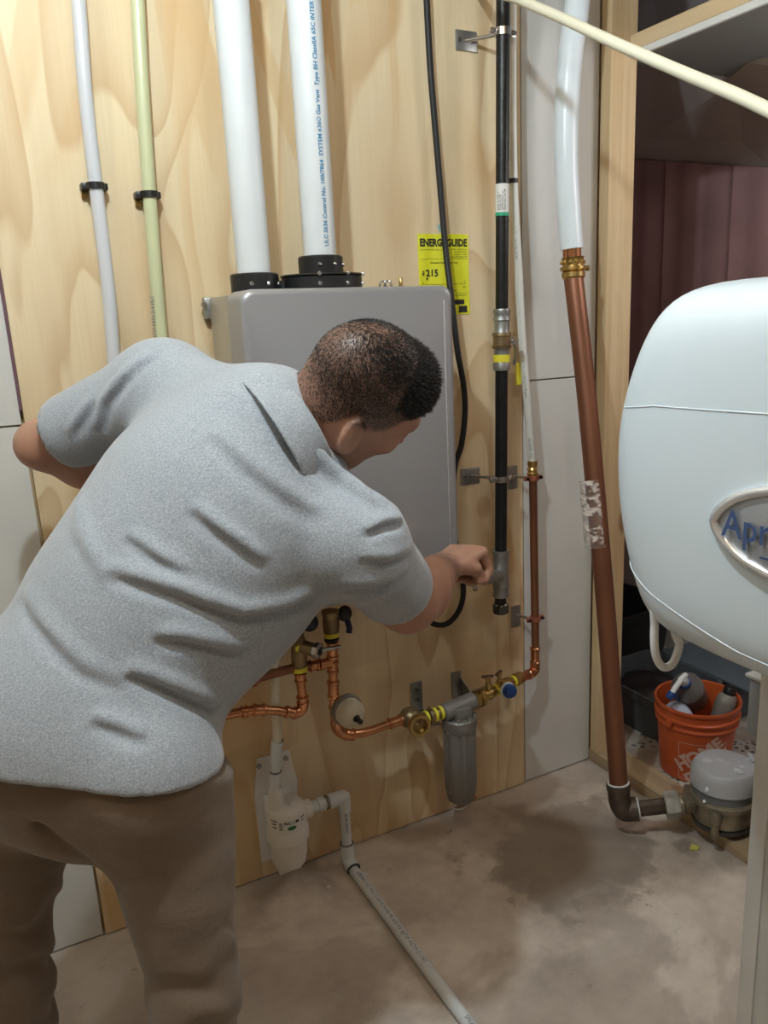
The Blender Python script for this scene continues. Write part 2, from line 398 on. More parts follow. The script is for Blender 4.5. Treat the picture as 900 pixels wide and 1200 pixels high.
# ================================================================== tankless water heater and its vents
HX0, HX1, HZ0, HZ1, HY = .486, .953, .803, 1.466, -.272
SHELL = mat('heater_silver', (.40, .40, .42), .33, .45, noise=.03, scale=3)
SIDE = mat('heater_body_plywood_tint', (.47, .44, .38), .38, .45)  # grey casing, with the plywood's tan reflection painted into its colour
ht = thing('water_heater', 'silver-grey wall-hung tankless water heater on the plywood', 'water heater', (.72, -.1, HZ0))
MB().box((HX0+.006, -.20, HZ0+.004), (HX1-.006, -.022, HZ1-.006), .004).build('body', SIDE, ht)
def rrect(mb, x0, x1, z0, z1, y, r, k=7):
    out = []
    for (cx, cz, a0) in ((x1-r, z1-r, 0), (x0+r, z1-r, 90), (x0+r, z0+r, 180), (x1-r, z0+r, 270)):
        for i in range(k):
            a = math.radians(a0+90*i/(k-1)); out.append(mb.bm.verts.new((cx+math.cos(a)*r, y, cz+math.sin(a)*r)))
    return out
mb = MB(); prev = None
for ins, y in [(0, HY+.095), (0, HY+.012)]+[(.012*(1-math.cos(math.radians(q))), HY+.012-.012*math.sin(math.radians(q))) for q in (18, 36, 54, 72, 90)]:
    ring = rrect(mb, HX0+ins, HX1-ins, HZ0+ins, HZ1-ins, y, .024-ins*.6)
    if prev: mb.skin(prev, ring)
    else: mb.bm.faces.new(ring)
    prev = ring
mb.bm.faces.new(prev); mb.build('front_cover', SHELL, ht)
MB().box((HX1-.026, HY-.0015, HZ0+.02), (HX1-.0225, HY+.004, HZ1-.03), .0008).build('cover_crease', mat('crease_highlight', (.7, .7, .72), .25, .6), ht, label='thin vertical crease with a painted highlight')  # highlight along the cover's fold, painted as a lighter strip
MB().box((HX0-.004, -.024, HZ1-.05), (HX0+.04, -.002, HZ1-.005), .003).build('mounting_bracket', ZINC, ht)
mb = MB(); mb.cyl((HX0-.006, -.03, HZ1-.02), (HX0-.006, -.018, HZ1-.02), .006, n=6); mb.build('bracket_screw', STEEL, ht)
st_ = MB().box((HX0+.0045, -.17, 1.28), (HX0+.0056, -.09, 1.315)).build('rating_sticker', mat('sticker_white', (.8, .8, .78), .5), ht, smooth=False, label='small white rating sticker')
# outlet collars
def collar(x, y, levels, name='vent_collar'):
    z = HZ1-.007; pr = []
    for h0, h1, r in levels: pr += [(h0, r), (h1-.003, r), (h1, r-.003)]
    mb = MB(); mb.lathe(pr, (x, y, z), (0, 0, 1), 40); c = mb.build(name, BLACKP, ht)
    for h0, h1, r in levels:
        mb = MB()
        for a in (-35, -75, -115, 60):
            a = math.radians(a); p = V3(x+math.cos(a)*(r-.001), y+math.sin(a)*(r-.001), z+(h0+h1)/2); d = V3(math.cos(a), math.sin(a), 0); mb.lathe([(0, .0042), (.003, .0042), (.005, .002)], p, d, 10)
        mb.build('collar_screw', STEEL, c)
collar(.559, -.14, [(0, .042, .049)]); collar(.703, -.15, [(0, .035, .085), (.035, .038, .088), (.038, .075, .047)])
mb = MB().cyl((.63, -.12, HZ1-.007), (.63, -.12, HZ1+.02), .035); mb.build('port_cap', BLACKP, ht)
mb = MB()
for x in (.645, .655, .862, .874): mb.tube([(x, -.10, HZ1-.006), (x+.004, -.10, HZ1+.014), (x+.012, -.11, HZ1+.016), (x+.016, -.11, HZ1-.006)], .0028, 8, 4)
mb.build('cable_clip', STEEL, ht)
mb = MB(); mb.lathe([(0, .007), (.012, .007), (.012, .0045), (.028, .0045), (.03, .003)], (.908, -.12, HZ1-.006), (0, 0, 1), 14); mb.build('brass_stud', BRASS, ht, label='small brass test nipple')
# outlet stubs below
for x in (.586, .68): MB().lathe([(0, .016), (.03, .016)], (x, -.14, HZ0+.005), (0, 0, -1), 20).build('water_stub', BRASS, ht)

def vent(x, y, z0, lab):
    t = thing('vent_pipe', lab, 'pipe', (x, y, z0), 'white vent pipes above the heater')
    mb = MB(); mb.lathe([(0, .0345), (2.6-z0, .0345)], (x, y, z0), (0, 0, 1), 40); mb.build('pipe_wall', PVC, t); return t
v1 = vent(.559, -.14, HZ1+.036, 'white plastic vent pipe rising from the small left collar of the heater, no lettering')
v2 = vent(.703, -.15, HZ1+.069, 'white plastic vent pipe printed with blue lettering, rising from the wide two-step black collar')
view = Vector((CAM.x-.703, CAM.y+.15, 0)).normalized(); ang = math.radians(32); ca, sa = math.cos(ang), math.sin(ang); nrm = V3(view.x*ca-view.y*sa, view.x*sa+view.y*ca, 0)
s_txt = 'ULC S636 Control No. 100/7864  SYSTEM 636\u00ae Gas Vent  Type BH ClassIIA 65C INTERTEK  ULC S636 Control No. 100/7864  SYSTEM 636\u00ae Gas Vent  Type BH ClassIIA 65C'
cc = V3(.703, -.15, 0); up_ = V3(0, 0, 1); side_ = up_.cross(nrm)   # letters run upward
text_obj('lettering', s_txt, .0122, BLUEINK, v2, cc+nrm*.0345+V3(0, 0, HZ1+.085), up_, -side_, wrap=((.703, -.15, 0), (0, 0, 1), .0345), bold=.0003)

# ================================================================== pipes running up the wall
def clip(parent, p, r, mtl=BLACKP, name='clamp'):
    mb = MB(); mb.lathe([(-.006, r+.004), (.006, r+.004)], p, (0, 0, 1), 24); mb.box((p[0]-r-.012, p[1]+.002, p[2]-.006), (p[0]+r+.010, -.001, p[2]+.006), .001)
    o = mb.build(name, mtl, parent)
    mb = MB(); mb.box((p[0]-r-.011, -.008, p[2]-.02), (p[0]-r-.001, -.0006, p[2]-.004), .001); mb.build('clamp_foot', BRASS, o); return o
def wallpipe(name, lab, cat, pts, y, r, m, sm=8, **k):
    t = thing(name, lab, cat, at(*pts[-1], y=y)); P = [at(*p, y=y) for p in pts]; P = [P[0]+(P[0]-P[1]).normalized()*.35] + P
    MB().tube(P, r, 20, sm).build('tubing', m, t); return t
PEXG = mat('milky_pex', (.62, .63, .66), .28, coat=.3); PEXY = mat('olive_pex', (.60, .62, .38), .3, coat=.3); PEXW = mat('white_pex', (.74, .74, .70), .35)
g = wallpipe('water_line', 'milky grey plastic water line clipped to the plywood, leftmost line on the wall', 'pipe', [(92, 0), (100, 108), (112, 215), (127, 340), (134, 430), (142, 540), (150, 700)], -.032, .0135, PEXG)
p = at(112, 218, y=-.032); clip(g, p, .0135)
g2 = wallpipe('water_line', 'pale olive-tinted plastic line clipped to the plywood left of the vent pipes', 'pipe', [(161, 0), (167, 110), (175, 226), (184, 340), (192, 430), (200, 540), (208, 700)], -.032, .0135, PEXY)
p = at(175, 228, y=-.032); clip(g2, p, .0135)
pa, pb = at(184, 400, y=-.032), at(177, 300, y=-.032)
ax = (pb-pa).normalized(); nv = V3(CAM.x-pa.x, CAM.y-pa.y, 0).normalized(); nv = (nv-ax*nv.dot(ax)).normalized(); ctr = pa + nv*0
text_obj('print', 'ASTM F876 3/4 PEX', .011, GREYINK, g2, pa+nv*.0135, ax, nv.cross(ax), wrap=(pa, ax, .0135))
# thermostat-thin grey line low at the far left is drywall only
# black cable
cable_pts = [at(x, y_, y=d) for x, y_, d in [(497, -60, -.02), (500, 0, -.02), (504, 75, -.02), (510, 150, -.02), (516, 220, -.022), (522, 290, -.03), (529, 350, -.055), (536, 410, -.06), (543, 450, -.05), (545, 482, -.04), (541, 520, -.04), (533, 548, -.03), (530, 600, -.03), (536, 650, -.03), (543, 690, -.03), (538, 715, -.03), (524, 731, -.03), (508, 731, -.03), (500, 722, -.03), (480, 700, -.03)]]
tag(MB().tube(cable_pts, .0075, 12, 6).build('power_cable', RUBBER), 'black power cable hanging down past the yellow label and behind the heater', 'cable')
# yellow energy label
LZ0, LZ1, LX0, LX1 = 1.405, 1.597, 1.022, 1.166
lb = thing('energy_label', 'yellow energy label with black heading stuck to the plywood right of the heater', 'label', (1.09, 0, LZ0))
LY = -.0022
MB().box((LX0, LY, LZ0), (LX1, -.0007, LZ1)).build('card', mat('label_yellow', (.80, .80, .03), .45), lb, smooth=False)
def lt(s, x, z, size, bold=0, sx=1, al='LEFT'): return text_obj('print', s, size, INK, lb, (x, LY, z), (1, 0, 0), (0, 0, 1), bold=bold, sx=sx, align=al)
W = LX1-LX0
lt('ENERGYGUIDE', LX0+W/2, LZ1-.028, .0235, .0012, .86, 'CENTER'); lt('$', LX0+.008, LZ1-.096, .014, .0004); lt('215', LX0+.019, LZ1-.099, .0225, .0008, 1.05)
lt('Estimated Yearly Energy Cost', LX0+W/2, LZ1-.069, .0065, .0001, 1, 'CENTER')
for k in range(4): lt(['Heater - Instantaneous', 'Gas Fueled, Indoor', 'Capacity 11.0 GPM', 'Natural Gas, Model 199'][k], LX1-.006, LZ1-.037-.006*k, .0052, 0, .9, 'RIGHT')
lt('U.S. Government  Federal law prohibits removal', LX0+.005, LZ1-.038, .0042, 0, .8)
lt('Cost Range of Similar Models', LX0+W/2, LZ1-.135, .0055, 0, 1, 'CENTER'); lt('$190', LX0+.008, LZ1-.127, .005); lt('$247', LX1-.02, LZ1-.127, .005)
lt('Estimated Yearly Energy Use', LX1-.008, LZ1-.147, .0055, 0, .9, 'RIGHT'); lt('ENERGY STAR', LX1-.005, LZ0+.004, .0052, .0001, .9, 'RIGHT')
mb = MB(); Z = lambda q: LZ1-q
for x0, x1, z0, z1 in [(LX0+.01, LX1-.012, .1185, .1178), (LX0+.01, LX0+.0108, .1185, .112), (LX1-.0128, LX1-.012, .1185, .109), (LX0+.004, LX1-.004, .0585, .058), (LX0+.004, LX1-.004, .1402, .1397), (LX1-.045, LX1-.016, .168, .156), (LX1-.032, LX1-.008, .188, .1715)]:
    mb.box((x0, LY-.0004, Z(z0)), (x1, LY+.0003, Z(z1)))
x = LX0+.022; mb.prism([(x-.004, LY-.0004, Z(.103)), (x+.004, LY-.0004, Z(.103)), (x, LY-.0004, Z(.109))], (0, .0008, 0)); mb.build('print', INK, lb, smooth=False)
tag(MB().prism([at(512, 264, y=-.0006), at(519, 262, y=-.0006), at(521, 273, y=-.0006), at(515, 272, y=-.0006)], (0, -.001, 0)).build('tape_scrap', mat('teal_tape', (.30, .52, .50), .5), smooth=False), 'small torn piece of pale teal tape above the yellow label', 'tape')

# ================================================================== black gas pipe with fittings
gx = lambda py: at(589.5-py*.004, py, y=-.085)
gp = thing('gas_pipe', 'black steel gas pipe running down the plywood edge to a capped tee', 'pipe', gx(718))
G0, G1 = gx(-90), gx(700)
MB().cyl(G1, G0, .0160, n=24).build('pipe_run', BLKIRON, gp)
ga = (G0-G1).normalized()
def gpos(py): return gx(py)
# sticker band
a, b = gpos(252), gpos(216); mb = MB(); mb.cyl(a, b, .0165, n=28); mb.build('sticker', mat('sticker_white', (.8, .8, .78), .5), gp, label='white printed sticker wrapped round the pipe')
mb = MB(); mb.cyl(gpos(253.5), gpos(249.5), .0168, n=28); mb.build('sticker_stripe', mat('green_stripe', (.03, .40, .22), .5), gp, label='green stripe')
nv = V3(CAM.x-a.x, CAM.y-a.y, 0).normalized(); nv = (nv-ga*nv.dot(ga)).normalized()
for k, off in enumerate((-.009, -.003, .003, .009)):
    sd = nv.cross(ga); text_obj('sticker_print', ['Steel Pipe Sch 40', 'ASTM A53 1 in', 'Press Fit OK', 'Made in USA 1"'][k], .0068, INK, gp, a+nv*.0165+ga*.010+sd*off, ga, sd, wrap=(a, ga, .0166))
# press coupling / union
mb = MB(); A_ = gpos(434); L_ = (gpos(362)-A_).length
mb.lathe([(0, .021), (L_*.10, .0225), (L_*.14, .020), (L_*.34, .0195), (L_*.36, .0205), (L_*.6, .0205), (L_*.62, .019), (L_*.8, .0195), (L_*.82, .0225), (L_*.88, .0205), (L_*.9, .0205), (L_*.96, .0225), (L_, .021)], A_, ga, 28)
vb = mb.build('valve_body', ZINC, gp, label='grey press-fit valve body')
mb = MB(); o = A_+ga*L_*.36; h = L_*.26; mb.lathe([(0, .0235), (h*.2, .0245), (h*.25, .022), (h*.75, .022), (h*.8, .0245), (h, .0235)], o, ga, 28); mb.build('valve_collar', OLDBRASS, vb, label='brass centre band')
mb = MB(); mb.lathe([(0, .0208), (.018, .0208)], A_+ga*L_*.14, ga, 28); mb.build('yellow_band', YEL, vb, label='yellow approval band')
mb = MB(); o2 = o+ga*h*.45; d = V3(.9, -.35, 0).normalized(); mb.cyl(o2, o2+d*.034, .006); mb.hexa(o2+d*.026, o2+d*.040, .0115); mb.build('valve_stem', STEEL, vb)
q = o2+d*.034; mb = MB(); hp = [q, q+V3(.008, .012, -.03), q+V3(.010, .018, -.06)]; mb.tube(hp, .0045, 8, 4); mb.build('lever', STEEL, vb)
y0 = at(606.5, 425, y=-.05); y1 = at(608.5, 451, y=-.05); mb = MB(); mb.box(V3(-.0085, -.003, -(y0-y1).length/2), V3(.0085, .003, (y0-y1).length/2), .0025); 
for v in mb.bm.verts: v.co += (y0+y1)/2
mb.build('lever_grip', YEL, vb, label='yellow lever grip')
# bottom tee
T0 = gpos(699); T1 = gpos(645); Lt = (T1-T0).length
mb = MB(); mb.lathe([(0, .0215), (.006, .023), (.012, .0205), (Lt*.22, .0205), (Lt*.25, .023), (Lt*.3, .0205), (Lt*.75, .0205), (Lt*.9, .0205), (Lt*.93, .023), (Lt, .0225)], T0, ga, 28)
tc_ = T0+ga*Lt*.46; bd = (at(562, 676, y=-.165)-tc_); bl = bd.length; bd.normalize()
mb.lathe([(0, .017), (bl*.55, .017), (bl*.6, .0205), (bl*.95, .0205), (bl, .019)], tc_, bd, 24); te = mb.build('tee', ZINC, gp, label='grey steel tee fitting')
mb = MB(); e0 = tc_+bd*(bl-.004); mb.cyl(e0, e0+bd*.05, .0165); mb.hexa(e0+bd*.05, e0+bd*.072, .024); mb.cyl(e0+bd*.072, e0+bd*.1, .016); mb.build('branch_nipple', BLKIRON, gp, label='black nipple reaching toward the heater')
GRIP = e0+bd*.10
e1 = GRIP; ht_in = V3(.86, -.16, HZ0)
mb = MB(); mb.tube([e1-bd*.01, e1+bd*.03, e1+bd*.075+V3(0, 0, .004), V3(.90, -.19, .80-.025), V3(.875, -.17, .80-.02), V3(.862, -.16, .812)], .0125, 16, 6); mb.build('gas_connector', BLKIRON, gp)
mb = MB(); c0 = gpos(700); mb.cyl(c0-ga*.02, c0+ga*.005, .0158); mb.build('drip_nipple', BLKIRON, gp)
c1 = gpos(719); mb = MB(); mb.lathe([(0, .016), (.003, .0215), (.022, .022), (.026, .0215)], c1, ga, 8); mb.lathe([(.026, .0218), (.029, .0205)], c1, ga, 24); mb.build('end_cap', mat('old_steel', (.10, .09, .08), .5, .6, noise=.4, scale=40), gp)
mb = MB()
for k in range(9):
    a_ = k*.7; mb.sphere(c1+ga*.028+V3(math.cos(a_)*.0185, math.sin(a_)*.0185, random.uniform(-.001, .002)), .0035, (1, 1, .6), 8)
mb.build('thread_sealant', mat('sealant', (.6, .56, .42), .6), gp, label='pale smear of thread sealant')
# clamps on gas pipe
def stand_clamp(name, pyc, side, p, r, m, parent, lab=None):
    t = MB().box((side-.028, -.0045, p.z-.022), (side+.032, -.0006, p.z+.022), .002).build(name, ZINC, parent)
    mb = MB(); mb.cyl((side, -.003, p.z), (p.x, p.y+r, p.z), .0045, n=10); mb.build('standoff_rod', STEEL, t)
    mb = MB()
    for sx in (-.020, .024): mb.hexa((side+sx, -.0045, p.z), (side+sx, -.0095, p.z), .0055)
    mb.build('bracket_bolt', STEEL, t)
    mb = MB(); mb.lathe([(-.008, r), (-.008, r+.004), (.008, r+.004), (.008, r)], p, (0, 0, 1), 28, caps=False); mb.box((p.x-r-.019, p.y-.003, p.z-.007), (p.x-r+.001, p.y+.003, p.z+.007), .001); mb.box((p.x+r-.001, p.y-.003, p.z-.007), (p.x+r+.019, p.y+.003, p.z+.007), .001)
    for s_ in (-1, 1): mb.cyl((p.x+s_*(r+.013), p.y-.009, p.z), (p.x+s_*(r+.013), p.y+.009, p.z), .0042, n=8)
    mb.build('split_ring', m, t); return t
p = gpos(38); pw = stand_clamp('wall_bracket', 38, p.x-.05, p, .0160, STEEL, gp)
p = gpos(561); stand_clamp('wall_bracket', 561, p.x-.045, p, .0160, STEEL, gp)

# ================================================================== white tubing and copper drop right of the gas pipe
wl = thing('water_line', 'thin white plastic tubing beside the black gas pipe, ending in a brass fitting', 'pipe', at(624, 545, y=-.055))
P = [at(x, y_, y=-.055) for x, y_ in [(596, -80), (600, 0), (600, 110), (602, 215), (607, 310), (612, 400), (618, 470), (624, 541)]]
MB().tube(P, .0108, 18, 6).build('tubing', PEXW, wl)
pa = P[6]; 
for a_, b_, s_ in ((P[4], P[3], 'ASTM F876/877 PEX 3/4" 100PSI'), (P[6], P[5], 'NSF-pw CTS SDR-9 180F'), (P[7], P[6], 'PEX 160PSI 73F')):
    ax = (b_-a_).normalized(); nv = V3(CAM.x-a_.x, CAM.y-a_.y, 0).normalized(); nv = (nv-ax*nv.dot(ax)).normalized(); q = a_+ax*.012
    text_obj('print', s_, .0085, GREYINK, wl, q+nv*.0106, ax, nv.cross(ax), wrap=(q, ax, .0106))
q = at(601, 212, y=-.055); MB().lathe([(-.005, .0125), (.005, .0125)], q, (0, 0, 1), 20).build('cable_tie', BLACKP, wl)
b0, b1 = at(624, 558, y=-.055), at(624, 540, y=-.055); dd = (b1-b0).normalized(); LL = (b1-b0).length
MB().lathe([(0, .014), (LL*.2, .0155), (LL*.3, .012), (LL*.45, .0155), (LL*.6, .012), (LL*.8, .0145), (LL, .013)], b0, dd, 20).build('brass_adapter', BRASS, wl)
# ================================================================== copper branch, filter and valves
YP = -.115
def pf(mb, p0, p1, r):     # press-fitting sleeve with raised O-ring beads
    p0 = Vector(p0); p1 = Vector(p1); L_ = (p1-p0).length; e = min(.008, L_*.2)
    mb.lathe([(0, r*1.12), (e*.3, r*1.34), (e, r*1.36), (e*1.3, r*1.14), (L_-e*1.3, r*1.14), (L_-e, r*1.36), (L_-e*.3, r*1.34), (L_, r*1.12)], p0, p1-p0, 22); return mb
cl = thing('copper_supply', 'red-brown copper water pipe dropping below the brass fitting to an elbow near the plywood edge', 'pipe', at(627, 770, y=-.055))
a, b, c, d_ = at(624.5, 556, y=-.055), at(627.5, 762, y=-.055), at(626, 785, y=-.06), at(609, 796, y=-.085)
MB().tube([a, lerp(a, b, .5), b, lerp(b, c, .6), c, lerp(c, d_, .5), d_], .0112, 20, 5).build('copper_run', DULLCOPPER, cl)
mb = MB(); pf(mb, at(626.9, 778, y=-.055), at(627, 758, y=-.055), .0112); pf(mb, at(621, 790, y=-.068), at(606, 797, y=-.088), .0112); mb.tube([at(627, 776, y=-.055), at(626, 786, y=-.06), at(618, 791, y=-.07)], .0145, 20, 6); mb.build('elbow', COPPER, cl, label='bright copper elbow')
for py, zx in ((560, 600), (725, 604)):
    p = at(624.5+(py-556)*.0145, py, y=-.055); sx = at(zx, py-5, y=0).x
    t = MB().box((sx-.016, -.0045, p.z-.035), (sx+.016, -.0006, p.z+.03), .002).build('wall_bracket', ZINC, cl)
    MB().cyl((sx, -.004, p.z+.002), (p.x-.011, p.y+.002, p.z), .0045, n=10).build('standoff_rod', STEEL, t)
    mb = MB(); mb.lathe([(-.007, .0114), (-.007, .016), (.007, .016), (.007, .0114)], p, (0, 0, 1), 24, caps=False)
    for s_ in (-1, 1): mb.box((p.x+s_*.021-.0075, p.y-.004, p.z-.006), (p.x+s_*.021+.0075, p.y+.004, p.z+.006), .001)
    mb.build('split_ring', mat('red_clamp', (.42, .14, .08), .45, .4), t, label='red-brown pipe clamp'); 
    mb = MB()
    for s_ in (-1, 1): mb.hexa((p.x+s_*.022, p.y-.010, p.z), (p.x+s_*.022, p.y+.008, p.z), .0045)
    mb.build('clamp_bolt', BLKIRON, t)

# horizontal run, right to left.  w(px, py) = point in the plane of the run
def w(px, py, y=YP): return at(px, py, y=y)
sv = thing('service_valve', 'brass shut-off valve with a round blue handle at the right end of the filter run', 'valve', w(590, 800))
A_, B_ = w(569, 815), w(612, 793, -.09); dd = (B_-A_).normalized(); LL = (B_-A_).length
MB().lathe([(0, .012), (LL*.08, .017), (LL*.16, .017), (LL*.2, .0135), (LL*.3, .014), (LL*.36, .019), (LL*.62, .019), (LL*.7, .015), (LL*.8, .015), (LL*.82, .0185), (LL*.95, .0185), (LL, .013)], A_, dd, 22).build('valve_body', BRASS, sv)
mb = MB(); mb.lathe([(LL*.26, .0155), (LL*.31, .0155)], A_, dd, 22); mb.lathe([(LL*.72, .0163), (LL*.77, .0163)], A_, dd, 22); mb.build('yellow_band', YEL, sv)
for k, px in enumerate((573, 586)):
    p = w(px, 808-k*4); mb = MB(); u_ = V3(-.1, 0, 1).normalized(); mb.lathe([(0, .009), (.018, .009), (.02, .006), (.034, .006), (.035, .008), (.041, .008)], p, u_, 16); o = mb.build('drain_port', BRASS, sv)
    q = p+u_*.04; mb = MB(); mb.box(V3(-.017, -.004, -.003), V3(.017, .004, .003), .0015)
    rot = Matrix.Rotation(math.radians(-20+50*k), 3, 'Z'); 
    for v in mb.bm.verts: v.co = rot @ v.co + q
    mb.build('port_lever', mat('dark_red', (.08, .03, .03), .5), o)
nC = (CAM-w(589, 809)).normalized(); nC = (nC*.4+V3(.15, -1, 0)).normalized()
k0 = w(589, 806); MB().lathe([(0, .008), (.02, .010), (.03, .012)], k0, nC, 18).build('handle_stem', BRASS, sv)
k1 = k0+nC*.022; kn = MB().lathe([(0, .0215), (.006, .0225), (.008, .020)], k1, nC, 28).build('handle_rim', mat('pale_blue_ring', (.55, .62, .66), .4), sv, label='pale ring behind the blue handle')
MB().lathe([(.006, .0195), (.02, .0195), (.026, .016), (.028, .008)], k1, nC, 12).build('handle', BLUE, sv, label='blue knob')

# check / hose union left of it
un = thing('threaded_union', 'brass union between the filter head and the blue-handled valve', 'fitting', w(565, 812))
A_, B_ = w(554, 821), w(570, 814.5); dd = (B_-A_).normalized(); LL = (B_-A_).length
mb = MB(); mb.lathe([(0, .014), (LL, .014)], A_, dd, 20); mb.lathe([(LL*.1, .0215), (LL*.3, .0225), (LL*.42, .0215)], A_, dd, 8); mb.lathe([(LL*.5, .0225), (LL*.7, .0235), (LL*.85, .0215)], A_, dd, 8); mb.build('union_nut', BRASS, un)
mb = MB()
for s_ in (-1, 1): mb.cyl(lerp(A_, B_, .45)+V3(0, 0, s_*.026)-dd*.02, lerp(A_, B_, .45)+V3(0, 0, s_*.026)+dd*.02, .0036, n=8)
mb.build('clamp_screw', OLDBRASS, un)
# filter
GREYF = mat('filter_grey', (.27, .26, .245), .42, .35, noise=.12, scale=10); GREYS = mat('filter_smoke', (.23, .225, .215), .35, .2, noise=.08, scale=6)
A_, B_ = w(519, 836), w(556, 820); fm = lerp(A_, B_, .5)
fl = thing('water_filter', 'grey water filter housing hanging below the brass valve run', 'filter', (fm.x, fm.y, .10))
dd = (B_-A_).normalized(); LL = (B_-A_).length
mb = MB(); mb.lathe([(0, .020), (.004, .0235), (LL-.004, .0235), (LL, .020)], A_, dd, 22); mb.box((fm.x-.024, fm.y-.032, fm.z-.032), (fm.x+.024, fm.y+.032, fm.z+.006), .006); mb.lathe([(0, .046), (.010, .048), (.030, .048), (.034, .044)], (fm.x, fm.y, fm.z-.060), (0, 0, 1), 30)
hd = mb.build('filter_head', GREYF, fl)
mb = MB()
for k in range(8):
    a_ = k*math.pi/4+.2; mb.cyl((fm.x+math.cos(a_)*.041, fm.y+math.sin(a_)*.041, fm.z-.064), (fm.x+math.cos(a_)*.041, fm.y+math.sin(a_)*.041, fm.z-.018), .0055, n=8)
mb.build('head_bolt', ZINC, hd)
zb = .110; zt = fm.z-.055; n = 32
mb = MB(); prev = None
for z, s_ in ((zb, .6), (zb+.006, .86), (zb+.03, .95), (zb+.05, 1), (zt-.02, 1), (zt, 1)):
    ring = []
    for i in range(n):
        a_ = 2*math.pi*i/n; rr = .043*s_*(1+.045*(1 if (i//2) % 2 else -1)*(1 if s_ > .9 else 0)); ring.append(mb.bm.verts.new((fm.x+math.cos(a_)*rr, fm.y+math.sin(a_)*rr, z)))
    if prev: mb.skin(prev, ring)
    else: mb.bm.faces.new(ring[::-1])
    prev = ring
mb.bm.faces.new(prev); mb.build('filter_bowl', GREYS, fl, angle=30, label='ribbed grey bowl')
mb = MB(); mb.lathe([(0, .009), (.004, .014), (.012, .014), (.02, .009)], (fm.x, fm.y, zb-.017), (0, 0, 1), 16); mb.build('drain_valve', OLDBRASS, fl)
mb = MB(); mb.box((fm.x+.008, fm.y-.006, zb-.012), (fm.x+.046, fm.y+.004, zb-.004), .002); mb.build('drain_lever', mat('red_lever', (.5, .05, .03), .45), fl, label='small red lever')
mb = MB(); mb.torus((fm.x-.012, fm.y-.01, zb-.012), (0, .2, 1), .019, .0014, 24, 6); mb.build('wire_ring', WHITEP, fl)
mb = MB(); bx = w(537, 800).x; bz = at(537, 800, y=0).z
mb = MB(); q0 = at(533, 787, y=-.001); q1 = at(534, 812, y=-.001); mb.box((q0.x-.012, -.005, q1.z-.012), (q0.x+.018, -.0006, q0.z), .001); mb.prism([(q0.x+.018, -.005, q0.z-.02), (q0.x+.018, -.005, q1.z-.012), (q0.x+.018, fm.y+.02, q1.z-.012), (q0.x+.018, fm.y+.02, q1.z+.004)], (-.003, 0, 0)); mb.build('wall_bracket', ZINC, fl)
# yellow-banded union on the left of the filter
u2 = thing('threaded_union', 'yellow-banded brass union left of the filter head', 'fitting', w(510, 833))
A_, B_ = w(496, 842), w(520, 834); dd = (B_-A_).normalized(); LL = (B_-A_).length
MB().lathe([(0, .015), (LL*.25, .015), (LL*.27, .021), (LL*.42, .021), (LL*.45, .0155), (LL, .0155)], A_, dd, 20).build('union_body', OLDBRASS, u2)
mb = MB(); 
for t_ in (.08, .5, .78): mb.lathe([(LL*t_, .0185), (LL*(t_+.12), .0185)], A_, dd, 20)
mb.build('yellow_band', YEL, u2)
mb = MB(); q = lerp(A_, B_, .35)
for s_ in (-1, 1): mb.hexa(q+V3(-.004, -.004, s_*.022), q+V3(-.004, -.004, s_*.030), .005)
mb.build('clamp_nut', OLDBRASS, u2)
mb = MB(); q0 = at(487, 799, y=-.001); mb.box((q0.x-.016, -.005, q0.z-.085), (q0.x+.018, -.0006, q0.z), .0015); mb.box((q0.x-.016, YP+.01, q0.z-.088), (q0.x+.018, -.001, q0.z-.084), .001)
o = mb.build('wall_bracket', ZINC, u2); mb = MB(); mb.hexa((q0.x, -.005, q0.z-.02), (q0.x, -.010, q0.z-.02), .006); mb.hexa((q0.x, -.005, q0.z-.05), (q0.x, -.010, q0.z-.05), .006); mb.build('bracket_bolt', STEEL, o)
# strainer body with open brass ring facing out
stn = thing('strainer', 'dark brass strainer body with a bright open ring facing out', 'strainer', w(484, 845))
c0 = w(481, 841); MB().sphere(c0, .030, (1, 1, .95), 24).build('strainer_body', OLDBRASS, stn)
nO = (V3(.05, -1, -.12)+(CAM-c0).normalized()*.6).normalized(); c1 = w(486, 845)
mb = MB(); mb.lathe([(0, .024), (.026, .024), (.028, .030), (.036, .031), (.041, .028), (.041, .0205), (.030, .0195), (.022, .017)], c1+nO*0, nO, 32, caps=False); mb.build('ring_nut', BRASS, stn)
mb = MB(); mb.lathe([(.0, .019), (.024, .019)], c1, nO, 6); mb.build('plug', OLDBRASS, stn)
# lower copper from tee to strainer
lc = thing('copper_return', 'bright copper pipe rising from the elbow beside the white gauge to the strainer', 'pipe', w(405, 858))
pts = [w(390.5, 812), w(391.5, 832), w(393, 848), w(399, 857), w(411, 860), w(428, 858), w(452, 850), w(470, 844)]
MB().tube(pts, .0112, 20, 6).build('copper_run', COPPER, lc)
mb = MB(); pf(mb, w(394, 838), w(391.5, 826), .0115) ; pf(mb, w(404, 860.5), w(415, 861), .0115); pf(mb, w(455, 849), w(472, 843), .0112); mb.tube([w(393.5, 842), w(395, 853), w(402, 859.5), w(410, 861)], .0142, 18, 5); mb.build('elbow', COPPER, lc)
